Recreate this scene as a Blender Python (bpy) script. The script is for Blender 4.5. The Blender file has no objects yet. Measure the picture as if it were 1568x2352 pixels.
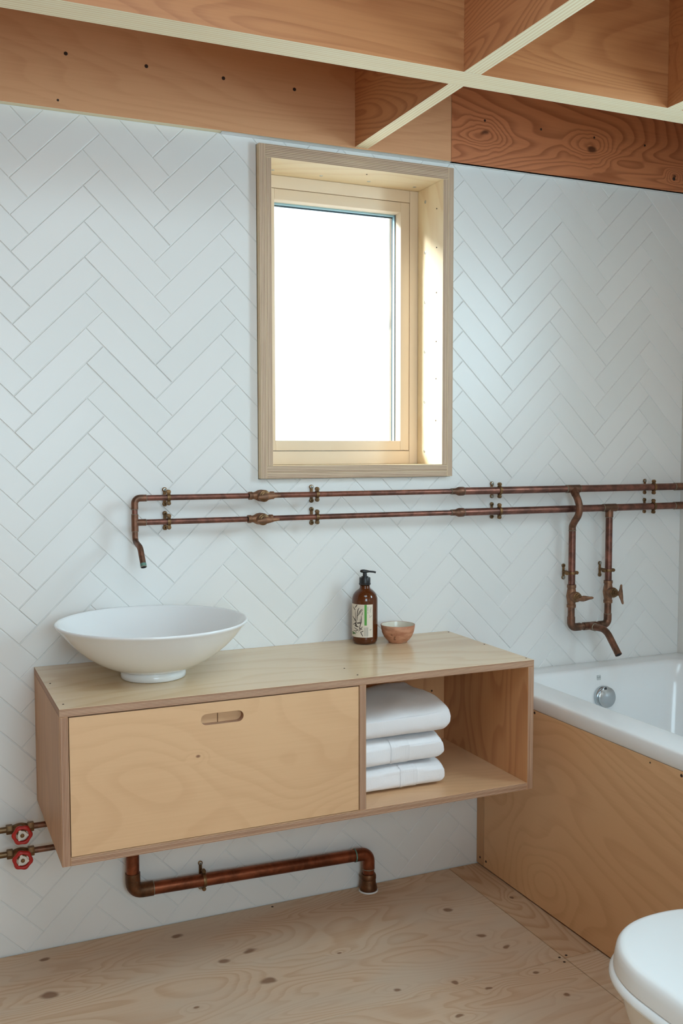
import bpy, bmesh, math, random
from mathutils import Vector, Matrix, noise as mnoise

random.seed(7)
S = bpy.context.scene
COL = S.collection
PI = math.pi

# ------------------------------------------------------------------ camera
CAM_LOC = Vector((0.1236, -2.5573, 1.2855))
YAW, PITCH, ROLL, FPX = 0.416094, 0.063764, -0.001659, 2253.35
cy, sy = math.cos(YAW), math.sin(YAW)
fwd = Vector((sy * math.cos(PITCH), cy * math.cos(PITCH), -math.sin(PITCH)))
rgt = Vector((cy, -sy, 0))
upv = rgt.cross(fwd)
r2 = math.cos(ROLL) * rgt + math.sin(ROLL) * upv
u2 = -math.sin(ROLL) * rgt + math.cos(ROLL) * upv
cam = bpy.data.cameras.new('camera')
cam.sensor_fit = 'VERTICAL'
cam.sensor_height = 36.0
cam.lens = 36.0 * FPX / 2352.0
cam.clip_start = 0.02
co = bpy.data.objects.new('camera', cam)
COL.objects.link(co)
co.matrix_world = Matrix(((r2.x, u2.x, -fwd.x, CAM_LOC.x), (r2.y, u2.y, -fwd.y, CAM_LOC.y),
                          (r2.z, u2.z, -fwd.z, CAM_LOC.z), (0, 0, 0, 1)))
S.camera = co

# ------------------------------------------------------------------ world, lights, exposure
S.view_settings.view_transform = 'Standard'
S.view_settings.look = 'None'
S.view_settings.gamma = 1.0
S.view_settings.use_curve_mapping = False
S.view_settings.exposure = 0.0
S.cycles.use_denoising = True
S.cycles.max_bounces = 10
S.cycles.diffuse_bounces = 5
S.cycles.glossy_bounces = 4
S.cycles.transmission_bounces = 8
S.cycles.transparent_max_bounces = 12
S.cycles.sample_clamp_indirect = 8.0

w = bpy.data.worlds.new('world')
S.world = w
w.use_nodes = True
bg = w.node_tree.nodes['Background']
bg.inputs['Color'].default_value = (0.78, 0.92, 1.0, 1)
bg.inputs['Strength'].default_value = 2.2


def area(name, loc, target, sx, sz, power, color):
    l = bpy.data.lights.new(name, 'AREA')
    l.shape = 'RECTANGLE'
    l.size, l.size_y = sx, sz
    l.energy = power
    l.color = color
    o = bpy.data.objects.new(name, l)
    COL.objects.link(o)
    o.location = loc
    d = Vector(target) - Vector(loc)
    o.rotation_euler = d.to_track_quat('-Z', 'Y').to_euler()
    return o


# daylight outside the side window and in the rooflight; rear lamp is added fill
area('daylight_side_window', (2.77, -1.38, 1.80), (0, -1.38, 1.80), 0.66, 0.66, 27, (0.60, 0.86, 1.0))
area('daylight_rooflight', (0.80, -2.05, 2.62), (0.80, -2.05, 0), 0.95, 1.2, 16, (0.60, 0.86, 1.0))
area('rear_fill', (0.50, -3.83, 1.50), (0.50, 0, 1.50), 1.1, 1.1, 27, (0.61, 0.86, 1.0))
sl = bpy.data.lights.new('sun', 'SUN')
sl.energy = 12.0
sl.angle = math.radians(18)
sl.color = (0.96, 0.98, 1.0)
so = bpy.data.objects.new('sun', sl)
COL.objects.link(so)
so.rotation_euler = Vector((0.75, -0.48, -0.45)).to_track_quat('-Z', 'Y').to_euler()

# ------------------------------------------------------------------ node helpers


def lin(r, g, b):
    f = lambda c: (c / 255 / 12.92) if c <= 10.31 else ((c / 255 + 0.055) / 1.055) ** 2.4
    return (f(r), f(g), f(b), 1)


class NT:
    def __init__(s, name):
        s.m = bpy.data.materials.new(name)
        s.m.use_nodes = True
        s.t = s.m.node_tree
        s.b = s.t.nodes['Principled BSDF']
        s.out = s.t.nodes['Material Output']

    def n(s, typ, **kw):
        nd = s.t.nodes.new(typ)
        for k, v in kw.items():
            setattr(nd, k, v)
        return nd

    def l(s, a, b):
        s.t.links.new(a, b)

    def put(s, sock, v):
        if hasattr(v, 'is_linked') or isinstance(v, bpy.types.NodeSocket):
            s.l(v, sock)
        else:
            sock.default_value = v

    def math(s, op, a, b=None, c=None, clamp=False):
        nd = s.n('ShaderNodeMath', operation=op)
        nd.use_clamp = clamp
        s.put(nd.inputs[0], a)
        if b is not None:
            s.put(nd.inputs[1], b)
        if c is not None:
            s.put(nd.inputs[2], c)
        return nd.outputs[0]

    def mix(s, f, a, b, blend='MIX'):
        nd = s.n('ShaderNodeMix', data_type='RGBA', blend_type=blend)
        s.put(nd.inputs[0], f)
        s.put(nd.inputs[6], a)
        s.put(nd.inputs[7], b)
        return nd.outputs[2]

    def map(s, v, a, b, c, d, smooth=True):
        nd = s.n('ShaderNodeMapRange')
        nd.interpolation_type = 'SMOOTHSTEP' if smooth else 'LINEAR'
        s.put(nd.inputs[0], v)
        for i, x in enumerate((a, b, c, d)):
            nd.inputs[1 + i].default_value = x
        return nd.outputs[0]

    def noise(s, vec, scale, detail=2, rough=0.5, dist=0.0):
        nd = s.n('ShaderNodeTexNoise')
        if vec is not None:
            s.l(vec, nd.inputs['Vector'])
        nd.inputs['Scale'].default_value = scale
        nd.inputs['Detail'].default_value = detail
        nd.inputs['Roughness'].default_value = rough
        nd.inputs['Distortion'].default_value = dist
        return nd.outputs['Fac']

    def coord(s):
        return s.n('ShaderNodeTexCoord').outputs['Object']

    def mapping(s, vec, scale, rot=(0, 0, 0)):
        nd = s.n('ShaderNodeMapping')
        s.l(vec, nd.inputs['Vector'])
        nd.inputs['Scale'].default_value = scale
        nd.inputs['Rotation'].default_value = rot
        return nd.outputs[0]

    def bump(s, h, strength, dist=0.001):
        nd = s.n('ShaderNodeBump')
        s.l(h, nd.inputs['Height'])
        nd.inputs['Strength'].default_value = strength
        nd.inputs['Distance'].default_value = dist
        s.l(nd.outputs[0], s.b.inputs['Normal'])

    def set(s, **kw):
        for k, v in kw.items():
            s.put(s.b.inputs[k.replace('_', ' ')], v)
        return s.m


def plain(name, col, rough=0.5, metal=0.0, noise=0.0, nscale=40, spec=0.5):
    t = NT(name)
    c = col
    if noise:
        f = t.noise(t.coord(), nscale, 3)
        dk = tuple(x * (1 - noise) for x in col[:3]) + (1,)
        c = t.mix(t.map(f, 0.3, 0.7, 0, 1), dk, col)
    t.set(Base_Color=c, Roughness=rough, Metallic=metal)
    t.b.inputs['Specular IOR Level'].default_value = spec
    return t.m


def wood(name, light, dark, axis, scale=3.0, freq=55, contrast=0.5, rough=0.5, knots=(), knotcol=None,
         stretch=0.22, streak=0.18, blotch=0.25, rnd=True, spec=0.4, wash=None, dist=0.25, across=1.0):
    t = NT(name)
    P = t.coord()
    if rnd:
        oi = t.n('ShaderNodeObjectInfo')
        sc = t.n('ShaderNodeVectorMath', operation='SCALE')
        sc.inputs[0].default_value = (3.1, 5.7, 4.3)
        t.l(oi.outputs['Random'], sc.inputs['Scale'])
        ad = t.n('ShaderNodeVectorMath', operation='ADD')
        t.l(P, ad.inputs[0])
        t.l(sc.outputs[0], ad.inputs[1])
        Q = ad.outputs[0]
    else:
        Q = P
    ai = 'XYZ'.index(axis)
    s1 = [across] * 3
    s1[ai] = stretch
    field = t.noise(t.mapping(Q, s1), scale, 2.0, 0.4, dist)
    core = None
    if knots:
        wob = t.n('ShaderNodeTexNoise')
        t.l(P, wob.inputs['Vector'])
        wob.inputs['Scale'].default_value = 16
        wob.inputs['Detail'].default_value = 2
        wv = t.n('ShaderNodeVectorMath', operation='MULTIPLY_ADD')
        t.l(wob.outputs['Color'], wv.inputs[0])
        wv.inputs[1].default_value = (0.03, 0.03, 0.03)
        wv.inputs[2].default_value = (-0.015, -0.015, -0.015)
        pw_ = t.n('ShaderNodeVectorMath', operation='ADD')
        t.l(P, pw_.inputs[0])
        t.l(wv.outputs[0], pw_.inputs[1])
        PK = pw_.outputs[0]
    for (kp, kr) in knots:
        ks = [1, 1, 1]
        ks[ai] = 0.62
        a = t.n('ShaderNodeVectorMath', operation='SUBTRACT')
        t.l(PK if kr > 0.006 else P, a.inputs[0])
        a.inputs[1].default_value = kp
        b = t.n('ShaderNodeVectorMath', operation='MULTIPLY')
        t.l(a.outputs[0], b.inputs[0])
        b.inputs[1].default_value = ks
        ln = t.n('ShaderNodeVectorMath', operation='LENGTH')
        t.l(b.outputs[0], ln.inputs[0])
        d = ln.outputs['Value']
        field = t.math('ADD', field, t.map(d, 0.0, kr * 5.5, 0.075, 0.0))
        c1 = t.map(d, kr * 0.45, kr * 1.0, 1.0, 0.0)
        core = c1 if core is None else t.math('MAXIMUM', core, c1)
    ph = t.math('FRACT', t.math('MULTIPLY', field, freq / 6.28))
    # growth-ring saw: slow darkening then a sharp latewood edge
    ring = t.math('MULTIPLY', t.map(ph, 0.35, 0.88, 0, 1), t.map(ph, 0.88, 1.0, 1, 0))
    s2 = [170] * 3
    s2[ai] = 4
    fine = t.noise(t.mapping(Q, s2), 1.0, 2, 0.6)
    s3 = [1.0] * 3
    s3[ai] = 0.35
    big = t.noise(t.mapping(Q, s3), 2.4, 3, 0.55)
    f = t.math('ADD', t.math('MULTIPLY', ring, contrast),
               t.math('MULTIPLY', t.math('SUBTRACT', fine, 0.5), streak * 2))
    f = t.math('ADD', f, t.math('MULTIPLY', t.math('SUBTRACT', big, 0.42), blotch * 2), clamp=True)
    c = t.mix(f, light, dark)
    if wash:
        c = t.mix(t.map(t.noise(t.mapping(Q, s3), 5.0, 3, 0.6), 0.42, 0.68, 0, 0.75), c, wash)
    if core is not None:
        c = t.mix(t.math('MULTIPLY', core, 0.85), c, knotcol or tuple(x * 0.35 for x in dark[:3]) + (1,))
    t.set(Base_Color=c, Roughness=rough)
    t.b.inputs['Specular IOR Level'].default_value = spec
    t.bump(fine, 0.12, 0.0006)
    return t.m


def ply_edge(name, axis, period, light, dark, mid, rough=0.6):
    """stacked veneers seen on a sawn plywood edge: bands across `axis`"""
    t = NT(name)
    P = t.coord()
    sx = t.n('ShaderNodeSeparateXYZ')
    t.l(P, sx.inputs[0])
    a = sx.outputs['XYZ'.index(axis)]
    s1 = [9] * 3
    s1['XYZ'.index(axis)] = 120
    nz = t.noise(t.mapping(P, s1), 1.0, 3, 0.6)
    v = t.math('ADD', t.math('DIVIDE', a, period), t.math('MULTIPLY', nz, 0.16))
    ph = t.math('FRACT', v)
    idx = t.math('FLOOR', v)
    wn = t.n('ShaderNodeTexWhiteNoise', noise_dimensions='1D')
    t.l(idx, wn.inputs['W'])
    band = t.math('MULTIPLY', t.map(ph, 0.38, 0.50, 0, 1), t.map(ph, 0.88, 1.0, 1, 0))
    c = t.mix(wn.outputs['Value'], light, mid)
    c = t.mix(t.math('MULTIPLY', band, t.math('ADD', 0.35, t.math('MULTIPLY', nz, 0.9)), clamp=True), c, dark)
    t.set(Base_Color=c, Roughness=rough)
    return t.m


# ------------------------------------------------------------------ materials
M = {}
t = NT('white_tile')
oi = t.n('ShaderNodeObjectInfo')
c = t.mix(oi.outputs['Random'], lin(230, 231, 229), lin(234, 234, 232))
t.set(Base_Color=c, Roughness=0.34)
t.bump(t.noise(t.coord(), 28, 2), 0.05, 0.002)
M['tile'] = t.m
M['grout'] = plain('white_grout', lin(232, 233, 231), 0.8)
M['plaster'] = plain('white_plaster', lin(226, 224, 219), 0.75)
M['caulk'] = plain('white_caulk', lin(232, 235, 236), 0.55)

PLY_L, PLY_D = lin(231, 201, 158), lin(196, 150, 104)
M['ply_front'] = wood('birch_veneer_front', lin(222, 180, 138), lin(184, 134, 94), 'X', 2.6, 150, 0.13, 0.38,
                      knots=[((-0.300, -0.224, 0.203), 0.0045)], knotcol=lin(125, 78, 55), streak=0.14, rnd=False,
                      blotch=0.3, spec=0.5, stretch=0.4, dist=0.6)
M['ply_top'] = wood('birch_veneer_top', lin(226, 200, 164), lin(196, 158, 118), 'X', 2.6, 110, 0.22, 0.22, streak=0.24,
                    blotch=0.35, spec=0.5)
M['ply_side'] = wood('birch_veneer_side', lin(200, 156, 112), lin(156, 108, 72), 'Z', 3.0, 120, 0.25, 0.45, streak=0.2)
M['ply_in'] = wood('birch_veneer_inside', lin(212, 158, 112), lin(168, 106, 70), 'Z', 3.5, 150, 0.35, 0.42, streak=0.2)
M['ply_bath'] = wood('birch_veneer_bath', lin(222, 180, 136), lin(174, 120, 80), 'Y', 2.1, 170, 0.20, 0.45, streak=0.12,
                     blotch=0.3, dist=0.7, stretch=0.45)
EL, ED, EM = lin(208, 172, 142), lin(118, 78, 60), lin(184, 142, 112)
M['edge_x'] = ply_edge('ply_edge_x', 'X', 0.0030, EL, ED, EM)
M['edge_y'] = ply_edge('ply_edge_y', 'Y', 0.0030, EL, ED, EM)
M['edge_z'] = ply_edge('ply_edge_z', 'Z', 0.0030, EL, ED, EM)
WL, WD, WM = lin(226, 202, 172), lin(150, 118, 96), lin(204, 176, 148)
M['wedge_x'] = ply_edge('window_edge_x', 'X', 0.0044, WL, WD, WM)
M['wedge_z'] = ply_edge('window_edge_z', 'Z', 0.0044, WL, WD, WM)
M['reveal_v'] = wood('pine_reveal_v', lin(240, 222, 188), lin(218, 182, 138), 'Z', 3.0, 170, 0.3, 0.45)
M['reveal_h'] = wood('pine_reveal_h', lin(240, 222, 188), lin(218, 182, 138), 'X', 3.0, 150, 0.25, 0.45)
M['sash'] = wood('pale_sash_paint', lin(232, 212, 186), lin(222, 198, 168), 'Z', 3, 30, 0.15, 0.5, streak=0.06, blotch=0.08)
FIR_L, FIR_D = lin(222, 162, 112), lin(182, 112, 70)
M['fir_left'] = wood('fir_veneer_left', lin(224, 170, 126), lin(196, 134, 92), 'X', 2.2, 150, 0.2, 0.42, streak=0.3, blotch=0.25,
                     rnd=False, stretch=0.3, across=1.6)
M['fir_right'] = wood('fir_veneer_right', lin(206, 132, 88), lin(150, 84, 50), 'X', 2.6, 330, 0.6, 0.42,
                      knots=[((1.709, -0.02, 2.214), 0.013), ((2.097, -0.02, 2.212), 0.014), ((2.43, -0.02, 2.17), 0.006)],
                      knotcol=lin(70, 36, 22), rnd=False, stretch=0.22, streak=0.2, across=1.5, dist=0.5)
M['fir_beam'] = wood('fir_veneer_beam', lin(190, 132, 86), lin(150, 90, 52), 'X', 2.4, 190, 0.36, 0.42, stretch=0.22, streak=0.3, across=2.0, dist=0.5)
M['fir_joist'] = wood('fir_veneer_joist', lin(208, 150, 106), lin(158, 98, 64), 'Y', 3.0, 240, 0.5, 0.36, stretch=0.3, streak=0.2, across=1.5, dist=0.5)
BL, BD, BM = lin(253, 246, 218), lin(236, 218, 178), lin(250, 238, 204)
M['beam_edge_y'] = ply_edge('beam_edge_y', 'Y', 0.009, BL, BD, BM)
M['beam_edge_x'] = ply_edge('beam_edge_x', 'X', 0.009, BL, BD, BM)
fk = [((0.4095, -0.0573, 0), .011), ((0.398, -0.230, 0), .018), ((0.7427, -0.077, 0), .013), ((0.8975, -0.2252, 0), .015),
      ((0.818, -0.2417, 0), .013), ((0.8893, -0.378, 0), .016), ((1.4734, -0.2388, 0), .012), ((1.4792, -0.4004, 0), .010),
      ((1.5103, -0.4791, 0), .009), ((1.5028, -0.6168, 0), .008), ((1.1536, -0.5401, 0), .009), ((1.5107, -0.7298, 0), .008),
      ((1.2962, -0.5722, 0), .008), ((1.36, -0.626, 0), .007), ((1.24, -0.6965, 0), .008), ((1.6765, -0.2476, 0), .006),
      ((0.70, -0.42, 0), .006), ((1.10, -0.33, 0), .005)]
M['floor'] = wood('washed_pine_floor', lin(214, 188, 160), lin(184, 140, 102), 'X', 4.6, 170, 0.42, 0.62, knots=fk,
                  knotcol=lin(128, 92, 68), rnd=False, stretch=0.3, streak=0.2, blotch=0.3, spec=0.25, wash=lin(208, 190, 168), dist=0.5)
M['floor_strip'] = wood('washed_pine_strip', lin(206, 174, 142), lin(172, 128, 92), 'Y', 4.0, 200, 0.45, 0.6, rnd=False,
                        knots=[((1.6765, -0.2476, 0), .007)], knotcol=lin(110, 76, 56), stretch=0.2, spec=0.25)
M['dark_gap'] = plain('dark_gap', lin(70, 52, 40), 0.9)


def metal_mat(name, a, b, rough, metallic=0.85, scale=30, verd=0.0):
    t = NT(name)
    P = t.coord()
    f = t.noise(P, scale, 4, 0.65, 0.4)
    c = t.mix(t.map(f, 0.35, 0.68, 0, 1), a, b)
    if verd:
        c = t.mix(t.map(t.noise(P, scale * 2.2, 3, 0.6), 0.62, 0.75, 0, verd), c, lin(96, 128, 112))
    t.set(Base_Color=c, Roughness=rough, Metallic=metallic)
    return t.m


M['copper'] = metal_mat('tarnished_copper', lin(104, 74, 66), lin(150, 102, 88), 0.40, 0.85, 22)
M['copper_dark'] = metal_mat('dark_copper_fitting', lin(100, 76, 62), lin(142, 100, 80), 0.45, 0.8, 30, 0.15)
M['copper_waste'] = metal_mat('waste_copper', lin(106, 62, 42), lin(156, 90, 62), 0.38, 0.85, 14)
M['copper_waste_fit'] = metal_mat('waste_fitting', lin(92, 66, 46), lin(128, 86, 58), 0.45, 0.8, 30, 0.2)
M['brass'] = metal_mat('aged_brass', lin(108, 84, 58), lin(146, 112, 76), 0.42, 0.8, 40, 0.1)
M['bronze'] = metal_mat('cast_bronze', lin(124, 92, 72), lin(158, 116, 88), 0.5, 0.7, 60)
M['verdigris'] = plain('verdigris', lin(108, 150, 136), 0.7, 0.2, 0.3, 200)
M['solder'] = plain('solder_ring', lin(150, 146, 128), 0.5, 0.5, 0.3, 300)
M['hole'] = plain('bore_shade', lin(28, 22, 22), 0.9)
M['steel'] = plain('zinc_screw', lin(190, 192, 186), 0.35, 0.8)
M['screw_dark'] = plain('dark_screw', lin(62, 44, 34), 0.6, 0.3)
M['chrome'] = plain('brushed_chrome', lin(196, 202, 206), 0.22, 1.0)
M['red'] = plain('red_enamel', lin(178, 34, 28), 0.42)
M['wheel_white'] = plain('white_wheel_hub', lin(226, 220, 208), 0.5)
M['ceramic'] = plain('white_ceramic', lin(236, 238, 238), 0.12)
M['acrylic'] = plain('white_acrylic', lin(238, 241, 242), 0.16)
M['lid'] = plain('white_toilet_seat', lin(238, 241, 241), 0.22)
M['pan'] = plain('toilet_pan', lin(232, 230, 226), 0.2)
M['black'] = plain('black_plastic', lin(30, 30, 33), 0.35)
M['print_dark'] = plain('print_dark', lin(70, 58, 50), 0.7)
M['print_grey'] = plain('print_grey', lin(150, 148, 140), 0.7)
M['print_green'] = plain('print_green', lin(88, 158, 66), 0.6)
M['print_leaf'] = plain('print_leaf', lin(86, 120, 66), 0.7)
M['label'] = plain('label_paper', lin(226, 214, 196), 0.6)
M['logo'] = plain('logo_grey', lin(150, 158, 158), 0.5)

t = NT('amber_glass')
t.set(Base_Color=lin(104, 52, 22), Roughness=0.04)
t.b.inputs['Transmission Weight'].default_value = 0.35
t.b.inputs['IOR'].default_value = 1.5
M['amber'] = t.m

t = NT('towel_terry')
P = t.coord()
f = t.noise(P, 650, 3, 0.75)
t.set(Base_Color=lin(243, 241, 242), Roughness=0.95)
t.b.inputs['Specular IOR Level'].default_value = 0.1
t.b.inputs['Sheen Weight'].default_value = 0.25
t.bump(f, 0.4, 0.003)
M['towel'] = t.m
M['towel_band'] = plain('towel_band', lin(234, 232, 233), 0.85)

t = NT('stoneware')
P = t.coord()
f = t.noise(t.mapping(P, (1, 1, 2.5)), 26, 4, 0.6)
c = t.mix(t.map(f, 0.35, 0.7, 0, 1), lin(206, 150, 118), lin(172, 112, 82))
c = t.mix(t.map(t.noise(P, 60, 2), 0.66, 0.72, 0, 0.8), c, lin(120, 78, 54))
c = t.mix(t.map(t.noise(t.mapping(P, (1, 1, 3)), 14, 3), 0.55, 0.75, 0, 0.6), c, lin(214, 190, 166))
t.set(Base_Color=c, Roughness=0.55)
M['stoneware'] = t.m
M['glaze'] = plain('pale_glaze', lin(222, 216, 200), 0.2)

t = NT('window_glass')
gl = t.n('ShaderNodeBsdfGlossy')
gl.inputs['Roughness'].default_value = 0.0
tr = t.n('ShaderNodeBsdfTransparent')
tr.inputs['Color'].default_value = (0.97, 0.985, 0.98, 1)
fr = t.n('ShaderNodeLayerWeight')
fr.inputs['Blend'].default_value = 0.5
mx = t.n('ShaderNodeMixShader')
# Schlick reflectance of a thin pane, the same from both faces
t.l(t.math('ADD', 0.04, t.math('MULTIPLY', 0.9, t.math('POWER', fr.outputs['Facing'], 5.0))), mx.inputs[0])
t.l(tr.outputs[0], mx.inputs[1])
t.l(gl.outputs[0], mx.inputs[2])
t.l(mx.outputs[0], t.out.inputs['Surface'])
M['glass'] = t.m
M['gasket'] = plain('dark_gasket', lin(42, 66, 76), 0.5)
M['gasket_pale'] = plain('pale_spacer', lin(150, 186, 196), 0.4)
M['weathered'] = wood('weathered_cladding', lin(206, 208, 208), lin(120, 130, 136), 'Z', 6, 60, 0.5, 0.8, streak=0.4, blotch=0.5)

# ------------------------------------------------------------------ object helpers
WL_ = {}


def root(name, loc, label, cat, group=None):
    o = bpy.data.objects.new(name, None)
    o.empty_display_size = 0.05
    COL.objects.link(o)
    o.location = loc
    WL_[o] = Vector(loc)
    o['label'] = label
    o['category'] = cat
    if group:
        o['group'] = group
    return o


def struct_root(name, loc=(0, 0, 0)):
    o = bpy.data.objects.new(name, None)
    COL.objects.link(o)
    o.location = loc
    WL_[o] = Vector(loc)
    o['kind'] = 'structure'
    return o


def obj(name, bm, mats, parent=None, smooth=None, label=None):
    """world-space bmesh -> one mesh object"""
    base = WL_[parent] if parent is not None else Vector((0, 0, 0))
    if base.length > 0:
        bmesh.ops.translate(bm, verts=bm.verts, vec=-base)
    bmesh.ops.recalc_face_normals(bm, faces=bm.faces)
    me = bpy.data.meshes.new(name)
    bm.to_mesh(me)
    bm.free()
    if not isinstance(mats, (list, tuple)):
        mats = [mats]
    for m_ in mats:
        me.materials.append(m_)
    if smooth is not None:
        me.polygons.foreach_set('use_smooth', [True] * len(me.polygons))
        if smooth < 179:
            me.set_sharp_from_angle(angle=math.radians(smooth))
    o = bpy.data.objects.new(name, me)
    COL.objects.link(o)
    WL_[o] = base.copy()
    if parent is not None:
        o.parent = parent
    if label:
        o['label'] = label
    return o


def tag(o, label, cat, group=None):
    o['label'] = label
    o['category'] = cat
    if group:
        o['group'] = group
    return o


def B():
    return bmesh.new()


def box(bm, lo, hi, ax=None, bevel=0.0, seg=1):
    """axis box; ax = {0: matidx, 1: .., 2: ..} material index of the faces whose normal is along that axis"""
    x0, y0, z0 = lo
    x1, y1, z1 = hi
    vs = [bm.verts.new(p) for p in ((x0, y0, z0), (x1, y0, z0), (x1, y1, z0), (x0, y1, z0),
                                    (x0, y0, z1), (x1, y0, z1), (x1, y1, z1), (x0, y1, z1))]
    fs = []
    for q, a in (((0, 3, 2, 1), 2), ((4, 5, 6, 7), 2), ((0, 1, 5, 4), 1), ((2, 3, 7, 6), 1), ((1, 2, 6, 5), 0), ((3, 0, 4, 7), 0)):
        f = bm.faces.new([vs[i] for i in q])
        if ax:
            f.material_index = ax.get(a, 0)
        fs.append(f)
    if bevel:
        es = list({e for f in fs for e in f.edges})
        bmesh.ops.bevel(bm, geom=es, offset=bevel, segments=seg, affect='EDGES', profile=0.5)
    return fs


def frame_of(d):
    d = d.normalized()
    a = Vector((0, 0, 1)) if abs(d.z) < 0.9 else Vector((1, 0, 0))
    u = d.cross(a).normalized()
    return u, d.cross(u).normalized()


def tube(bm, pts, r, n=16, cap=True, mi=0):
    """sweep of a circle along a polyline; r number or list"""
    pts = [Vector(p) for p in pts]
    rs = r if isinstance(r, (list, tuple)) else [r] * len(pts)
    rings = []
    u = None
    for i, p in enumerate(pts):
        if i == 0:
            d = pts[1] - pts[0]
        elif i == len(pts) - 1:
            d = pts[-1] - pts[-2]
        else:
            d = (pts[i + 1] - p).normalized() + (p - pts[i - 1]).normalized()
        d.normalize()
        if u is None:
            u, v = frame_of(d)
        else:
            u = (u - d * u.dot(d)).normalized()
            v = d.cross(u).normalized()
        rings.append([bm.verts.new(p + rs[i] * (math.cos(2 * PI * k / n) * u + math.sin(2 * PI * k / n) * v)) for k in range(n)])
    for a, b in zip(rings, rings[1:]):
        for k in range(n):
            f = bm.faces.new((a[k], a[(k + 1) % n], b[(k + 1) % n], b[k]))
            f.material_index = mi
    if cap:
        bm.faces.new(rings[0]).material_index = mi
        bm.faces.new(rings[-1]).material_index = mi
    return rings


def fillet(pts, r, n=7):
    pts = [Vector(p) for p in pts]
    out = [pts[0]]
    for a, p, b in zip(pts, pts[1:], pts[2:]):
        d1 = (a - p).normalized()
        d2 = (b - p).normalized()
        ang = d1.angle(d2)
        if ang > PI - 0.02:
            out.append(p)
            continue
        tt = min(r / math.tan(ang / 2), (a - p).length * 0.49, (b - p).length * 0.49)
        rr = tt * math.tan(ang / 2)
        ctr = p + (d1 + d2).normalized() * (rr / math.sin(ang / 2))
        s = p + d1 * tt - ctr
        e = p + d2 * tt - ctr
        tot = s.angle(e)
        for k in range(n + 1):
            f = k / n
            out.append(ctr + (s * math.sin((1 - f) * tot) + e * math.sin(f * tot)) / math.sin(tot))
    out.append(pts[-1])
    return out


def smooth_path(pts, n=6):
    pts = [Vector(p) for p in pts]
    P = [2 * pts[0] - pts[1]] + pts + [2 * pts[-1] - pts[-2]]
    out = []
    for i in range(1, len(P) - 2):
        for k in range(n):
            t_ = k / n
            a, b, c_, d = P[i - 1], P[i], P[i + 1], P[i + 2]
            out.append(0.5 * ((2 * b) + (c_ - a) * t_ + (2 * a - 5 * b + 4 * c_ - d) * t_ ** 2 + (3 * b - a - 3 * c_ + d) * t_ ** 3))
    out.append(pts[-1])
    return out


def lathe(bm, prof, origin, axis=(0, 0, 1), n=48, closed=False, sx=1.0, mi=0):
    """profile [(r, h)] turned round axis through origin"""
    o = Vector(origin)
    d = Vector(axis).normalized()
    u, v = frame_of(d)
    rings = []
    for r, h in prof:
        if r < 1e-6:
            rings.append([bm.verts.new(o + d * h)])
        else:
            rings.append([bm.verts.new(o + d * h + r * (math.cos(2 * PI * k / n) * u + math.sin(2 * PI * k / n) * v)) for k in range(n)])
    for a, b in zip(rings, rings[1:]):
        if len(a) == 1 and len(b) == 1:
            continue
        for k in range(n):
            k2 = (k + 1) % n
            if len(a) == 1:
                f = bm.faces.new((a[0], b[k2], b[k]))
            elif len(b) == 1:
                f = bm.faces.new((a[k], a[k2], b[0]))
            else:
                f = bm.faces.new((a[k], a[k2], b[k2], b[k]))
            f.material_index = mi
    return rings


def cyl(bm, a, b, r, n=20, mi=0):
    return tube(bm, [a, b], r, n, True, mi)


def prism(bm, poly, y0, y1, plane='XZ', mi=0, ax=None):
    """polygon in a plane pulled between two offsets along the remaining axis"""
    def P(p, o):
        return {'XZ': (p[0], o, p[1]), 'XY': (p[0], p[1], o), 'YZ': (o, p[0], p[1])}[plane]
    a = [bm.verts.new(P(p, y0)) for p in poly]
    b = [bm.verts.new(P(p, y1)) for p in poly]
    n = len(poly)
    bm.faces.new(a).material_index = mi
    bm.faces.new(b).material_index = mi
    for k in range(n):
        bm.faces.new((a[k], a[(k + 1) % n], b[(k + 1) % n], b[k])).material_index = mi


def screw(parent, p, axis, r, mat, name='screw', slot=True):
    """countersunk screw head, its face a hair proud of the surface"""
    bm = B()
    d = Vector(axis).normalized()
    p = Vector(p)
    lathe(bm, [(0, 0.0004), (r * 0.35, 0.0004), (r * 0.4, 0.0010), (r * 0.8, 0.0010), (r, 0.0002), (r, -0.0008)], p, d, 14)
    return obj(name, bm, mat, parent, 40)


# ------------------------------------------------------------------ setting: floor
X0, X1, YB, ZC = -1.80, 2.502, -3.7, 2.46
fl = struct_root('floor')
bm = B()
box(bm, (X0, YB, -0.06), (X1, 0.006, -0.019))
obj('subfloor', bm, M['dark_gap'], fl)
g = 0.0009
for nm, lo, hi, m_ in (('plywood_sheet', (X0 + .002, -0.585 + g, -0.019), (1.611 - g, -0.0035, 0.0), 'floor'),
                       ('plywood_sheet', (X0 + .002, -1.80, -0.019), (1.611 - g, -0.585 - g, 0.0), 'floor'),
                       ('plywood_sheet', (1.611 + g, -0.586 + g, -0.019), (X1 - .002, -0.0025, 0.0), 'floor_strip'),
                       ('plywood_sheet', (1.611 + g, -1.80, -0.019), (X1 - .002, -0.586 - g, 0.0), 'floor'),
                       ('plywood_sheet', (X0 + .002, YB, -0.019), (X1 - .002, -1.80 - 2 * g, 0.0), 'floor')):
    bm = B()
    box(bm, lo, hi, bevel=0.0006)
    obj(nm, bm, M[m_], fl)
for p in ((1.600, -0.577), (1.622, -0.575), (1.598, -0.600), (1.03, -0.02)):
    screw(fl, (p[0], p[1], 0.0), (0, 0, 1), 0.0035, M['screw_dark'])

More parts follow.
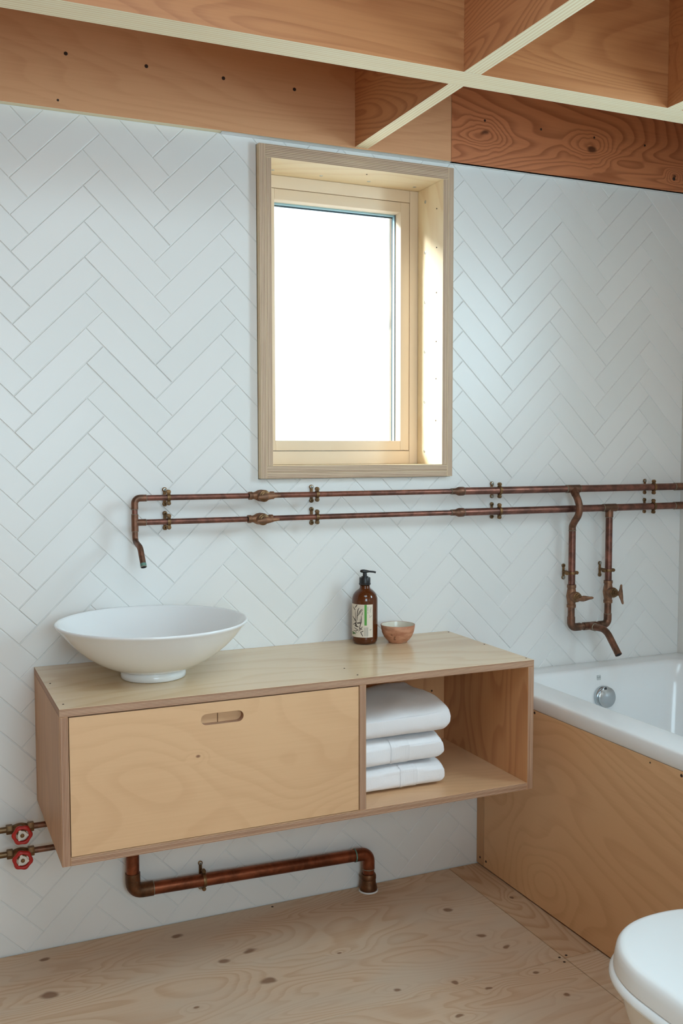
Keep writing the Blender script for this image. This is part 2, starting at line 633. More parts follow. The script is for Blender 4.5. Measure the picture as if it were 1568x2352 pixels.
# ------------------------------------------------------------------ setting: walls, ceiling
HX0, HX1, HZ0, HZ1 = 1.004, 1.607, 1.204, 2.105   # window hole
bm = B()
Y0w, Y1w = 0.0019, 0.30
for lo, hi in (((X0, Y0w, -0.06), (HX0, Y1w, ZC)), ((HX1, Y0w, -0.06), (X1, Y1w, ZC)),
               ((HX0, Y0w, -0.06), (HX1, Y1w, HZ0)), ((HX0, Y0w, HZ1), (HX1, Y1w, ZC))):
    box(bm, lo, hi)
wb = obj('wall_back', bm, M['grout'])
wb['kind'] = 'structure'

# herringbone tiles, each one a part of the wall
TW, TL, TJ, TT = 0.0626, 0.2504, 0.0018, 0.0017
R2 = math.sqrt(0.5)
AX, AZ = 0.4122, 1.5498
ZTOP = 2.1195
tiles = []
for a in range(-60, 60):
    for b in range(-12, 12):
        for kind in (0, 1):
            if kind == 0:
                cu, cv = a * TW + b * TL + TL / 2, a * TW - b * TL + TW / 2
            else:
                cu, cv = a * TW + b * TL + TL + TW / 2, a * TW - b * TL + TW - TL / 2
            x = AX + (cu - cv) * R2
            z = AZ + (cu + cv) * R2
            ext = (TL + TW) / 2 * R2
            if x + ext < X0 or x - ext > X1 or z + ext < 0 or z - ext > ZTOP:
                continue
            tiles.append((x, z, kind, ext))


def in_view(x, z):
    d = Vector((x, 0, z)) - CAM_LOC
    f = d.dot(fwd)
    if f <= 0:
        return False
    return abs(d.dot(r2) / f * FPX) < 815 and abs(d.dot(u2) / f * FPX) < 1210


def tile_bm(x, z, kind):
    bm = B()
    L, W = TL - TJ, TW - TJ
    box(bm, (-L / 2, 0, -W / 2), (L / 2, TT, W / 2))
    top = [e for e in bm.edges if all(abs(v.co.y) < 1e-6 for v in e.verts)]
    bmesh.ops.bevel(bm, geom=top, offset=0.0013, segments=1, affect='EDGES')
    ang = -PI / 4 if kind == 0 else PI / 4
    bmesh.ops.rotate(bm, verts=bm.verts, cent=(0, 0, 0), matrix=Matrix.Rotation(ang, 3, 'Y'))
    bmesh.ops.translate(bm, verts=bm.verts, vec=(x, 0, z))
    return bm


def clip(bm, co_, no):
    bmesh.ops.bisect_plane(bm, geom=bm.verts[:] + bm.edges[:] + bm.faces[:], plane_co=co_, plane_no=no, clear_outer=True)
    es = [e for e in bm.edges if e.is_boundary]
    if es:
        try:
            bmesh.ops.holes_fill(bm, edges=es, sides=0)
        except Exception:
            pass


def clipped(x, z, kind, ext):
    e = 0.0008
    outb = B()
    tmp_me = bpy.data.meshes.new('tmp')
    hits_hole = x + ext > HX0 and x - ext < HX1 and z + ext > HZ0 and z - ext < HZ1
    if hits_hole:
        regs = [(X0, HX0 - e, -9, 9), (HX1 + e, X1, -9, 9), (HX0 - e, HX1 + e, -9, HZ0 - e), (HX0 - e, HX1 + e, HZ1 + e, 9)]
    else:
        regs = [(X0, X1, -9, 9)]
    for (a0, a1, c0, c1) in regs:
        c0 = max(c0, 0.0035)
        c1 = min(c1, ZTOP)
        a1 = min(a1, X1 - 0.003)
        if x + ext <= a0 or x - ext >= a1 or z + ext <= c0 or z - ext >= c1:
            continue
        q = tile_bm(x, z, kind)
        for co_, no in (((a0, 0, 0), (-1, 0, 0)), ((a1, 0, 0), (1, 0, 0)), ((0, 0, c0), (0, 0, -1)), ((0, 0, c1), (0, 0, 1))):
            if q.faces:
                clip(q, co_, no)
        if q.faces:
            q.to_mesh(tmp_me)
            outb.from_mesh(tmp_me)
        q.free()
    bpy.data.meshes.remove(tmp_me)
    return outb


shared = {}
for kd in (0, 1):
    bm = tile_bm(0, 0, kd)
    bmesh.ops.recalc_face_normals(bm, faces=bm.faces)
    me = bpy.data.meshes.new('tile')
    bm.to_mesh(me)
    bm.free()
    me.materials.append(M['tile'])
    shared[kd] = me


def hidden(x, z):
    """behind the vanity or the bath from the camera"""
    d = Vector((x, 0, z)) - CAM_LOC
    s = (-0.449 - CAM_LOC.y) / d.y
    p = CAM_LOC + d * s
    if 0.44 < p.x < 1.57 and 0.43 < p.z < 0.70:
        return True
    return x > 1.85 and z < 0.5 or x > 1.75 and z < 0.3


vis = [q for q in tiles if any(in_view(q[0] + dx, q[1] + dz) for dx in (-.1, 0, .1) for dz in (-.1, 0, .1))
       and not hidden(q[0], q[1])]
vis.sort(key=lambda q: (Vector((q[0], 0, q[1])) - CAM_LOC).length)
vis = vis[:299]
vset = set((round(q[0], 4), round(q[1], 4)) for q in vis)
rest = B()
tmp_me = bpy.data.meshes.new('tmp2')
for (x, z, kd, ext) in tiles:
    full = (x - ext > X0 and x + ext < X1 - 0.003 and z - ext > 0.0035 and z + ext < ZTOP and
            not (x + ext > HX0 - .001 and x - ext < HX1 + .001 and z + ext > HZ0 - .001 and z - ext < HZ1 + .001))
    isv = (round(x, 4), round(z, 4)) in vset
    if full and isv:
        o = bpy.data.objects.new('tile', shared[kd])
        COL.objects.link(o)
        o.location = (x, (random.random() - .5) * 0.0006, z)
        o.rotation_euler = (math.radians(random.uniform(-.22, .22)), 0, math.radians(random.uniform(-.22, .22)))
        o.parent = wb
        continue
    bm = clipped(x, z, kd, ext) if not full else tile_bm(x, z, kd)
    if not bm.faces:
        bm.free()
        continue
    if isv:
        obj('tile', bm, M['tile'], wb)
    else:
        bm.to_mesh(tmp_me)
        rest.from_mesh(tmp_me)
        bm.free()
bpy.data.meshes.remove(tmp_me)
ro = obj('tile_remainder', rest, M['tile'], wb)
ro['kind'] = 'stuff'

# right wall with a deep side window over the bath (out of frame)
bm = B()
SY0, SY1, SZ0, SZ1 = -1.72, -1.04, 1.46, 2.12
for lo, hi in (((X1, YB, -0.06), (X1 + 0.25, SY0, ZC)), ((X1, SY1, -0.06), (X1 + 0.25, 0.30, ZC)),
               ((X1, SY0, -0.06), (X1 + 0.25, SY1, SZ0)), ((X1, SY0, SZ1), (X1 + 0.25, SY1, ZC))):
    box(bm, lo, hi)
o = obj('wall_right', bm, M['plaster'])
o['kind'] = 'structure'
bm = B()
box(bm, (X0 - 0.12, YB, -0.06), (X0, 0.30, ZC))
o = obj('wall_left', bm, M['ply_side'])
o['kind'] = 'structure'
bm = B()
RX0, RX1, RZ0, RZ1 = -0.07, 1.07, 0.93, 2.07  # unseen opening, added for the rear fill lamp
for lo, hi in (((X0 - .12, YB - 0.1, -0.06), (RX0, YB, ZC)), ((RX1, YB - 0.1, -0.06), (X1 + .25, YB, ZC)),
               ((RX0, YB - 0.1, -0.06), (RX1, YB, RZ0)), ((RX0, YB - 0.1, RZ1), (RX1, YB, ZC))):
    box(bm, lo, hi)
o = obj('wall_rear', bm, M['plaster'])
o['kind'] = 'structure'
# ceiling deck with a rooflight opening between the beams
LX0, LX1, LY0, LY1 = 0.25, 1.28, -2.72, -1.38
bm = B()
for lo, hi in (((X0 - .12, YB - .1, ZC), (LX0, 0.30, ZC + .05)), ((LX1, YB - .1, ZC), (X1 + .25, 0.30, ZC + .05)),
               ((LX0, YB - .1, ZC), (LX1, LY0, ZC + .05)), ((LX0, LY1, ZC), (LX1, 0.30, ZC + .05))):
    box(bm, lo, hi)
o = obj('ceiling', bm, M['fir_beam'])
o['kind'] = 'structure'

# ------------------------------------------------------------------ ceiling timbers
ZB = 2.1255


def timber(name, lo, hi, mats, label, axes, cat='beam', group=None):
    """axes: material index per face-normal axis"""
    rt = root(name, ((lo[0] + hi[0]) / 2, (lo[1] + hi[1]) / 2, lo[2]), label, cat, group)
    return rt


def beam(label, lo, hi, face, edge, ax, face_at_world=True):
    bm = B()
    box(bm, lo, hi, ax={0: 0, 1: 0, 2: 1}, bevel=0.0)
    o = obj('ceiling_beam', bm, [face, edge], None)
    tag(o, label, 'beam')
    WL_[o] = Vector((0, 0, 0))
    return o


ba = beam('pale orange plywood beam face along the wall top, left of the dark knotty beam', (X0 + .002, -0.020, ZB - 0.0035), (1.5955, 0.0012, ZC - .001),
          M['fir_left'], M['beam_edge_y'], 'X')
bb = beam('dark reddish knotty plywood beam face on the wall top, right of the window', (1.5965, -0.0205, ZB - 0.0045), (X1 - .002, 0.0012, ZC - .001),
          M['fir_right'], M['beam_edge_y'], 'X')
for x in (0.507, 0.7058, 0.9088, 1.1079):
    screw(ba, (x, -0.020, 2.2565), (0, -1, 0), 0.0048, M['screw_dark'])
screw(ba, (0.4861, -0.020, 2.142), (0, -1, 0), 0.003, M['screw_dark'])
for x in (1.7088, 1.9078, 2.1064, 2.3054):
    screw(bb, (x, -0.0205, 2.2527), (0, -1, 0), 0.0036, M['screw_dark'])
screw(bb, (2.4275, -0.0205, 2.1612), (0, -1, 0), 0.006, M['screw_dark'])
YF, YK = -0.6135, -0.5375
beam('long pale-edged beam running across the whole ceiling in front of the window', (X0 + .002, YF, ZB), (X1 - .002, YK, ZC - .001),
     M['fir_beam'], M['beam_edge_y'], 'X')
beam('short crosswise joist between the wall beam and the long beam, above the window', (1.288, YK + .0005, ZB), (1.3275, -0.0205, ZC - .001),
     M['fir_joist'], M['beam_edge_x'], 'Y')
beam('crosswise joist on the near side of the long beam, meeting it above the window', (1.2825, -2.60, ZB), (1.3265, YF - .0005, ZC - .001),
     M['fir_joist'], M['beam_edge_x'], 'Y')
beam('crosswise joist at the far right of the ceiling, near side of the long beam', (1.864, -2.60, ZB), (1.908, YF - .0005, ZC - .001),
     M['fir_beam'], M['beam_edge_x'], 'Y')
bm = B()
prism(bm, [(-0.0205, ZB - 0.0045), (0.0012, ZB - 0.0045), (0.0012, ZTOP + .0004), (-0.004, ZTOP + .0004), (-0.013, ZTOP + .0025)], HX0 - 0.10, X1 - .004, 'YZ')
o = obj('trim_1', bm, M['caulk'])
o['kind'] = 'structure'

# ------------------------------------------------------------------ window_1
wr = struct_root('window_1')
ox0, ox1, oz0, oz1 = 1.0055, 1.6050, 1.2055, 2.1035
ti = 0.0175
FY, RY = -0.020, 0.133


def lining(lo, hi, edge, face, name='lining_board'):
    bm = B()
    box(bm, lo, hi, ax={0: 0, 1: 1, 2: 0}, bevel=0.0004)
    return obj(name, bm, [face, edge], wr)


# outer uprights run full height, double-thick head and sill between them, inner uprights between those
lining((ox0, FY, oz0), (ox0 + ti, 0.28, oz1), M['wedge_x'], M['reveal_v'])
lining((ox1 - ti, FY, oz0), (ox1, 0.28, oz1), M['wedge_x'], M['reveal_v'])
for k in range(2):
    lining((ox0 + ti + .0003, FY, oz0 + k * ti + .0002 * k), (ox1 - ti - .0003, 0.28, oz0 + (k + 1) * ti), M['wedge_z'], M['reveal_h'])
    lining((ox0 + ti + .0003, FY, oz1 - (k + 1) * ti), (ox1 - ti - .0003, 0.28, oz1 - k * ti - .0002 * k), M['wedge_z'], M['reveal_h'])
lining((ox0 + ti + .0003, FY, oz0 + 2 * ti + .0003), (ox0 + 2 * ti, 0.28, oz1 - 2 * ti - .0003), M['wedge_x'], M['reveal_v'])
lining((ox1 - 2 * ti, FY, oz0 + 2 * ti + .0003), (ox1 - ti - .0003, 0.28, oz1 - 2 * ti - .0003), M['wedge_x'], M['reveal_v'])
ix0, ix1, iz0, iz1 = ox0 + 2 * ti + .0005, ox1 - 2 * ti - .0005, oz0 + 2 * ti + .0005, oz1 - 2 * ti - .0005


def bar(name, lo, hi, mat, bev=0.0015):
    bm = B()
    box(bm, lo, hi, bevel=bev, seg=2)
    return obj(name, bm, mat, wr, 40)


fw = 0.031   # visible width of the fixed frame
y0, y1 = RY, RY + 0.075
bar('frame_stile', (ix0, y0, iz0), (ix0 + fw + .02, y1, iz1), M['sash'])
bar('frame_stile', (1.5415, y0, iz0), (ix1, y1, iz1), M['sash'])
bar('frame_rail', (ix0 + fw + .0205, y0, iz0), (1.541, y1, 1.2805), M['sash'])
bar('frame_rail', (ix0 + fw + .0205, y0, 2.0325), (1.541, y1, iz1), M['sash'])
# opening sash, 1.5 mm shadow gap round it
sx0, sx1, sz0, sz1 = ix0 + fw + .0225, 1.5395, 1.2822, 2.0308
gx0, gx1, gz0, gz1 = 1.1042, 1.5105, 1.3112, 2.0007
ys = RY + 0.0005
bar('sash_stile', (sx0, ys, sz0), (gx0, ys + .055, sz1), M['sash'], .001)
bar('sash_stile', (gx1, ys, sz0), (sx1, ys + .055, sz1), M['sash'], .001)
bar('sash_rail', (gx0 + .0002, ys, sz0), (gx1 - .0002, ys + .055, gz0), M['sash'], .001)
bar('sash_rail', (gx0 + .0002, ys, gz1), (gx1 - .0002, ys + .055, sz1), M['sash'], .001)
for lo, hi in (((sx0, RY + .03, 1.2806), (sx1, RY + .045, 1.2821)), ((sx0, RY + .03, 2.0309), (sx1, RY + .045, 2.0324)),
               ((ix0 + fw + .0201, RY + .03, 1.2806), (sx0 - .0001, RY + .045, 2.0324)), ((sx1 + .0001, RY + .03, 1.2806), (1.5414, RY + .045, 2.0324))):
    bm = B()
    box(bm, lo, hi)
    obj('gap_light_stop', bm, M['dark_gap'], wr)  # dark strips added in the sash gap to stop sky light leaking through
bm = B()
box(bm, (gx0 - .004, ys + .030, gz0 - .004), (gx1 + .004, ys + .034, gz1 + .004))
pane = obj('glass_pane', bm, M['glass'], wr)
# double glazing spacer seen edge-on inside the right and top edges
for nm, lo, hi, mt in (('spacer', (gx1 - .0030, ys + .0345, gz0), (gx1 + .004, ys + .0368, gz1 - .0005), 'gasket'),
                       ('spacer', (gx1 - .0030, ys + .0372, gz0), (gx1 + .004, ys + .050, gz1 - .0005), 'gasket_pale'),
                       ('spacer', (gx1 - .0045, ys + .0504, gz0), (gx1 + .004, ys + .0545, gz1 - .0005), 'gasket'),
                       ('spacer', (gx0, ys + .0372, gz1 - .004), (gx1 - .005, ys + .050, gz1 + .004), 'gasket_pale'),
                       ('spacer', (gx0, ys + .0504, gz1 - .0075), (gx1 - .005, ys + .0545, gz1 + .004), 'gasket')):
    bm = B()
    box(bm, lo, hi)
    obj(nm, bm, M[mt], wr)
# outside reveal of weathered boards
for nm, lo, hi in (('cladding_board', (gx1 + .001, 0.2125, iz0), (ix1, 0.278, iz1)),):
    bm = B()
    box(bm, lo, hi, bevel=.002)
    obj(nm, bm, M['weathered'], wr)
for z in (2.0279, 1.8779, 1.7297, 1.5809, 1.4295, 1.2799):
    screw(wr, (ix1 + .0005, 0.0882, z), (-1, 0, 0), 0.0055, M['steel'], 'cover_cap')
    screw(wr, (ix0 - .0005, 0.0882, z), (1, 0, 0), 0.0055, M['steel'], 'cover_cap')
for x in (1.084, 1.2315, 1.3826, 1.5338):
    screw(wr, (x, 0.0900, iz1 + .0005), (0, 0, -1), 0.0055, M['steel'], 'cover_cap')
for z in (1.9925, 1.8798, 1.7483, 1.6048, 1.4949, 1.3707):
    screw(wr, (ix1 + .0005, 0.018, z), (-1, 0, 0), 0.0022, M['screw_dark'], 'pin')
screw(wr, (1.3448, 0.024, iz1 + .0005), (0, 0, -1), 0.0025, M['screw_dark'], 'pin')

# ------------------------------------------------------------------ vanity unit
vx0, vx1, vy, vz0, vz1, tk = 0.403, 1.603, -0.449, 0.3952, 0.7376, 0.0178
VB = -0.0006
va = root('vanity_unit', (1.003, -0.225, vz0), 'wall-hung birch plywood vanity with one drawer and an open towel shelf', 'vanity')


def panel(name, lo, hi, face, edge, axis_face):
    """axis_face: axis index of the big faces; others take the edge material"""
    bm = B()
    box(bm, lo, hi, ax={i: (0 if i == axis_face else 1) for i in range(3)}, bevel=0.0005)
    return obj(name, bm, [face, edge], va)


vtop = panel('top_panel', (vx0, vy, vz1 - tk), (vx1, VB, vz1), M['ply_top'], M['edge_z'], 2)
panel('base_panel', (vx0 + tk + .0002, vy, vz0), (vx1 - tk - .0002, VB, vz0 + tk), M['ply_front'], M['edge_z'], 2)  # warmer front veneer puts the shelf floor's shaded tone into the colour
panel('left_panel', (vx0, vy, vz0), (vx0 + tk, VB, vz1 - tk - .0002), M['ply_side'], M['edge_x'], 0)
rp = panel('right_panel', (vx1 - tk, vy, vz0), (vx1, VB, vz1 - tk - .0002), M['ply_in'], M['edge_x'], 0)
panel('divider', (1.1020, vy, vz0 + tk + .0002), (1.1195, VB - .012, vz1 - tk - .0002), M['ply_side'], M['edge_x'], 0)
bm = B()
box(bm, (vx0 + tk + .0002, VB - .012, vz0 + tk + .0002), (vx1 - tk - .0002, VB, vz1 - tk - .0002))
bp = obj('back_panel', bm, M['ply_in'], va)
# drawer front with a stadium finger slot, a vertical joint behind it
dx0, dx1, dz0, dz1 = vx0 + tk + .0018, 1.1000, vz0 + tk + .0016, vz1 - tk - .0024
slx0, slx1, slz, slr = 0.7105, 0.8105, 0.6795, 0.0128
bm = B()
nseg = 12
hole = []
for k in range(nseg + 1):
    a = PI / 2 + PI * k / nseg
    hole.append((slx0 + slr + slr * math.cos(a), slz + slr * math.sin(a)))
for k in range(nseg + 1):
    a = -PI / 2 + PI * k / nseg
    hole.append((slx1 - slr + slr * math.cos(a), slz + slr * math.sin(a)))
outer = [(dx0, dz0), (dx1, dz0), (dx1, dz1), (dx0, dz1)]


def ring_with_hole(bm, y):
    ov = [bm.verts.new((p[0], y, p[1])) for p in outer]
    hv = [bm.verts.new((p[0], y, p[1])) for p in hole]
    es = [bm.edges.new((ov[i], ov[(i + 1) % 4])) for i in range(4)]
    es += [bm.edges.new((hv[i], hv[(i + 1) % len(hv)])) for i in range(len(hv))]
    bmesh.ops.triangle_fill(bm, use_beauty=True, edges=es)
    return ov, hv


DF = vy + 0.0012
o1, h1 = ring_with_hole(bm, DF)
o2, h2 = ring_with_hole(bm, DF + 0.018)
for a_, b_ in ((o1, o2), (h1, h2)):
    n_ = len(a_)
    for k in range(n_):
        f = bm.faces.new((a_[k], a_[(k + 1) % n_], b_[(k + 1) % n_], b_[k]))
        f.material_index = 1
dr = obj('drawer_front', bm, [M['ply_front'], M['edge_y']], va)
bm = B()
box(bm, (dx0 + .02, DF + 0.0182, dz0 + .02), (0.7535, DF + 0.030, dz1 - .02))
obj('drawer_backing', bm, M['ply_front'], dr)
bm = B()
box(bm, (0.7553, DF + 0.0182, dz0 + .02), (dx1 - .02, DF + 0.030, dz1 - .02))
obj('drawer_backing', bm, M['ply_front'], dr)
for p in ((0.4164, -0.20), (0.4169, -0.4076), (1.595, -0.021), (1.5936, -0.2227), (1.5945, -0.4254), (1.1108, -0.3392), (1.1108, -0.4178)):
    screw(vtop, (p[0], p[1], vz1), (0, 0, 1), 0.0022, M['screw_dark'])
screw(bp, (1.5428, VB - .012, 0.5626), (0, -1, 0), 0.003, M['screw_dark'])

# ------------------------------------------------------------------ vessel basin
bx, by = 0.655, -0.226
br = root('vessel_basin', (bx, by, vz1 + .0004), 'round white ceramic vessel basin standing on the vanity top', 'basin')
bm = B()
zt = 0.137
prof = [(0, 0), (0.074, 0), (0.0775, 0.0025), (0.0780, 0.010), (0.0762, 0.0165), (0.0740, 0.0185), (0.0765, 0.0205),
        (0.092, 0.0245), (0.112, 0.0325), (0.135, 0.0445), (0.158, 0.0600), (0.180, 0.0785), (0.200, 0.0990), (0.216, 0.1185),
        (0.2245, 0.1290), (0.2282, 0.1325), (0.2290, 0.1358), (0.2270, 0.1380), (0.2235, 0.1376), (0.2205, 0.1340),
        (0.208, 0.1170), (0.190, 0.0960), (0.168, 0.0760), (0.142, 0.0580), (0.110, 0.0430), (0.072, 0.0320), (0.034, 0.0275), (0.0, 0.0265)]
lathe(bm, prof, (bx, by, vz1 + .0004), n=96)
bo = obj('bowl', bm, M['ceramic'], br, 180)
bm = B()
lathe(bm, [(0, .0275), (.030, .0290), (.033, .0282), (.033, .0272)], (bx, by, vz1), n=32)
obj('drain', bm, M['chrome'], br, 40)

# ------------------------------------------------------------------ pump bottle
px_, py_ = 1.2975, -0.063
pr = root('pump_bottle', (px_, py_, vz1), 'amber pump bottle with a plant-print label on the vanity top', 'bottle')
bm = B()
Rb = 0.0362
prof = [(0, .002), (.024, .002), (.028, .0005), (.032, .002), (.0352, .008), (Rb, .016), (Rb, .122), (.0355, .130), (.0325, .139),
        (.0270, .1465), (.0200, .152), (.0155, .1555), (.0142, .159), (.0142, .166), (0, .166)]
lathe(bm, prof, (px_, py_, vz1), n=56)
obj('bottle_body', bm, M['amber'], pr, 180)
bm = B()
lathe(bm, [(0, .1661), (.0155, .1661), (.0165, .1666), (.0168, .1705), (.0158, .1712), (.0158, .1855), (.0148, .187), (.0098, .1872), (.0095, .190),
           (.0060, .1905), (.0055, .2015), (.0, .2015)], (px_, py_, vz1), n=40)
obj('pump_collar', bm, M['black'], pr, 35)
bm = B()
vd = Vector((0.92, -0.40, 0))
p0 = Vector((px_, py_, vz1 + 0.2035))
pts = smooth_path([p0 - vd * 0.013 + Vector((0, 0, .0012)), p0 - vd * 0.004 + Vector((0, 0, .0006)), p0 + vd * 0.012, p0 + vd * 0.024 + Vector((0, 0, -.001)), p0 + vd * 0.031 + Vector((0, 0, -.003))], 4)
tube(bm, pts, [0.0028 + 0.0022 * math.sin(PI * min(1, i / 8)) * (1 if i < 9 else 0.8) for i in range(len(pts))], 10)
obj('pump_nozzle', bm, M['black'], pr, 60)

toc = math.atan2(CAM_LOC.y - py_, CAM_LOC.x - px_)   # bottle faces the camera


def lab(u, z, r=Rb + 0.0006):
    """u: metres round the bottle from the label centre (rightwards as seen), z above the vanity"""
    a = toc + u / Rb
    return Vector((px_ + r * math.cos(a), py_ + r * math.sin(a), vz1 + z))


LU0, LU1, LZ0, LZ1 = -0.052, 0.0235, 0.0215, 0.1145
bm = B()
nn = 26
for k in range(nn):
    ua, ub = LU0 + (LU1 - LU0) * k / nn, LU0 + (LU1 - LU0) * (k + 1) / nn
    bm.faces.new([bm.verts.new(v) for v in (lab(ua, LZ0, Rb + .0004), lab(ub, LZ0, Rb + .0004), lab(ub, LZ1, Rb + .0004), lab(ua, LZ1, Rb + .0004))])
bmesh.ops.remove_doubles(bm, verts=bm.verts, dist=1e-5)
lb = obj('label', bm, M['label'], pr, 180)


def strip(bm, pts, wds, r=Rb + 0.0008):
    """flat printed brush stroke: (u,z) polyline with widths"""
    vs = []
    for i, (u, z) in enumerate(pts):
        a = pts[max(0, i - 1)]
        b = pts[min(len(pts) - 1, i + 1)]
        d = Vector((b[0] - a[0], b[1] - a[1])).normalized()
        n_ = Vector((-d.y, d.x)) * wds[i] / 2
        vs.append((bm.verts.new(lab(u + n_.x, z + n_.y, r)), bm.verts.new(lab(u - n_.x, z - n_.y, r))))
    for a, b in zip(vs, vs[1:]):
        bm.faces.new((a[0], a[1], b[1], b[0]))


def LP(x, y):
    """photo crop (label) -> label coordinates; x 140..1130 (of 1568 px = 75 px wide), y 200..1840"""
    sxn = (x - 762) / 627.0
    sxn = max(-0.985, min(0.97, sxn))
    return (Rb * math.asin(sxn), LZ1 - (y - 200) / (1840 - 200) * (LZ1 - LZ0))


bm = B()
a0, a1 = LP(742, 240)[0], LP(856, 240)[0]
zt_, zb_ = LP(0, 205)[1], LP(0, 1235)[1]
for k in range(4):
    ua, ub = a0 + (a1 - a0) * k / 4, a0 + (a1 - a0) * (k + 1) / 4
    bm.faces.new([bm.verts.new(lab(u, z, Rb + .0008)) for u, z in ((ua, zb_), (ub, zb_), (ub, zt_), (ua, zt_))])
obj('green_stripe', bm, M['print_green'], lb)
bm = B()
strokes = [
    ([(470, 1560), (520, 1380), (545, 1220), (590, 1080), (605, 900), (590, 760)], 26),
    ([(400, 1000), (400, 820), (410, 600), (440, 460), (490, 370)], 30),
    ([(440, 700), (500, 580), (570, 480), (650, 410)], 22),
    ([(400, 800), (480, 700), (570, 560), (660, 460)], 20),
    ([(180, 830), (250, 920), (320, 1010), (370, 1120)], 34),
    ([(300, 520), (310, 680), (330, 860), (350, 1060)], 20),
    ([(300, 380), (350, 300), (400, 220)], 34),
    ([(220, 350), (260, 430), (310, 500)], 34),
    ([(200, 1240), (300, 1170), (370, 1080)], 30),
    ([(280, 1260), (370, 1300), (460, 1320)], 40),
    ([(290, 1130), (340, 1200), (360, 1330)], 60),
    ([(380, 1140), (480, 1120), (590, 1110)], 44),
    ([(250, 1380), (350, 1430), (440, 1470)], 24),
    ([(230, 1540), (330, 1540), (440, 1480)], 22),
    ([(480, 1360), (560, 1400), (640, 1440)], 26),
    ([(520, 1500), (570, 1420), (650, 1290)], 22),
    ([(550, 1550), (600, 1650), (670, 1780)], 28),
    ([(580, 1580), (640, 1540), (690, 1500)], 26),
    ([(540, 900), (545, 1020), (530, 1120)], 16),
    ([(650, 560), (640, 650), (620, 740)], 16),
    ([(300, 900), (270, 1000), (240, 1080)], 16),
    ([(330, 1560), (400, 1600), (300, 1640)], 14),
]
for pts, wd in strokes:
    q = [LP(*p) for p in pts]
    n_ = len(q)
    k_ = (LZ1 - LZ0) / 1640
    strip(bm, q, [1.25 * wd * k_ * (0.35 + 0.85 * math.sin(PI * (i + 0.4) / n_)) for i in range(n_)])
pd = obj('plant_print', bm, M['print_dark'], lb)
pd['kind'] = 'stuff'
bm = B()
for x in (735, 762, 800, 828, 862, 890, 912):
    u = LP(x, 0)[0]
    z0_, z1_ = LP(0, 1780)[1], LP(0, 1310 + random.randint(0, 60))[1]
    strip(bm, [(u, z0_), (u, z1_)], [.0006, .0006])
for pts in ([(905, 300), (905, 420), (905, 520)], [(905, 560), (905, 640)], [(1010, 440), (1030, 600)], [(1060, 330), (1040, 470)], [(985, 850), (1060, 790), (1100, 750)],
            [(980, 740), (1000, 780)], [(1000, 1430), (1020, 1500)], [(1000, 1455), (1090, 1440)]):
    q = [LP(*p) for p in pts]
    strip(bm, q, [.0012] * len(q))
obj('small_print', bm, M['print_grey'], lb)['kind'] = 'stuff'
bm = B()
for pts, wd in (([(170, 1620), (240, 1640), (330, 1690)], 80), ([(175, 1700), (240, 1690), (300, 1620)], 60)):
    q = [LP(*p) for p in pts]
    strip(bm, q, [wd * 5.7e-5 * s_ for s_ in (.5, 1, .3)], Rb + .0009)
obj('leaf_print', bm, M['print_leaf'], lb)

# ------------------------------------------------------------------ small bowl
cx_, cy_ = 1.387, -0.093
bm = B()
outp = [(0, 0), (.023, 0), (.026, .0012), (.0275, .004), (.033, .009), (.0400, .018), (.0450, .029), (.0475, .040), (.0488, .0505), (.0482, .0518), (.0470, .0512)]
inp = [(.0470, .0512), (.0452, .040), (.042, .029), (.036, .018), (.026, .009), (.012, .0058), (0, .0055)]
sb = root('small_bowl', (cx_, cy_, vz1), 'small mottled brown stoneware bowl beside the amber bottle', 'bowl')
lathe(bm, outp, (cx_, cy_, vz1), n=48)
obj('bowl_body', bm, M['stoneware'], sb, 180)
bm = B()
lathe(bm, inp, (cx_, cy_, vz1), n=48)
obj('glazed_inside', bm, M['glaze'], sb, 180, 'pale glazed inside')


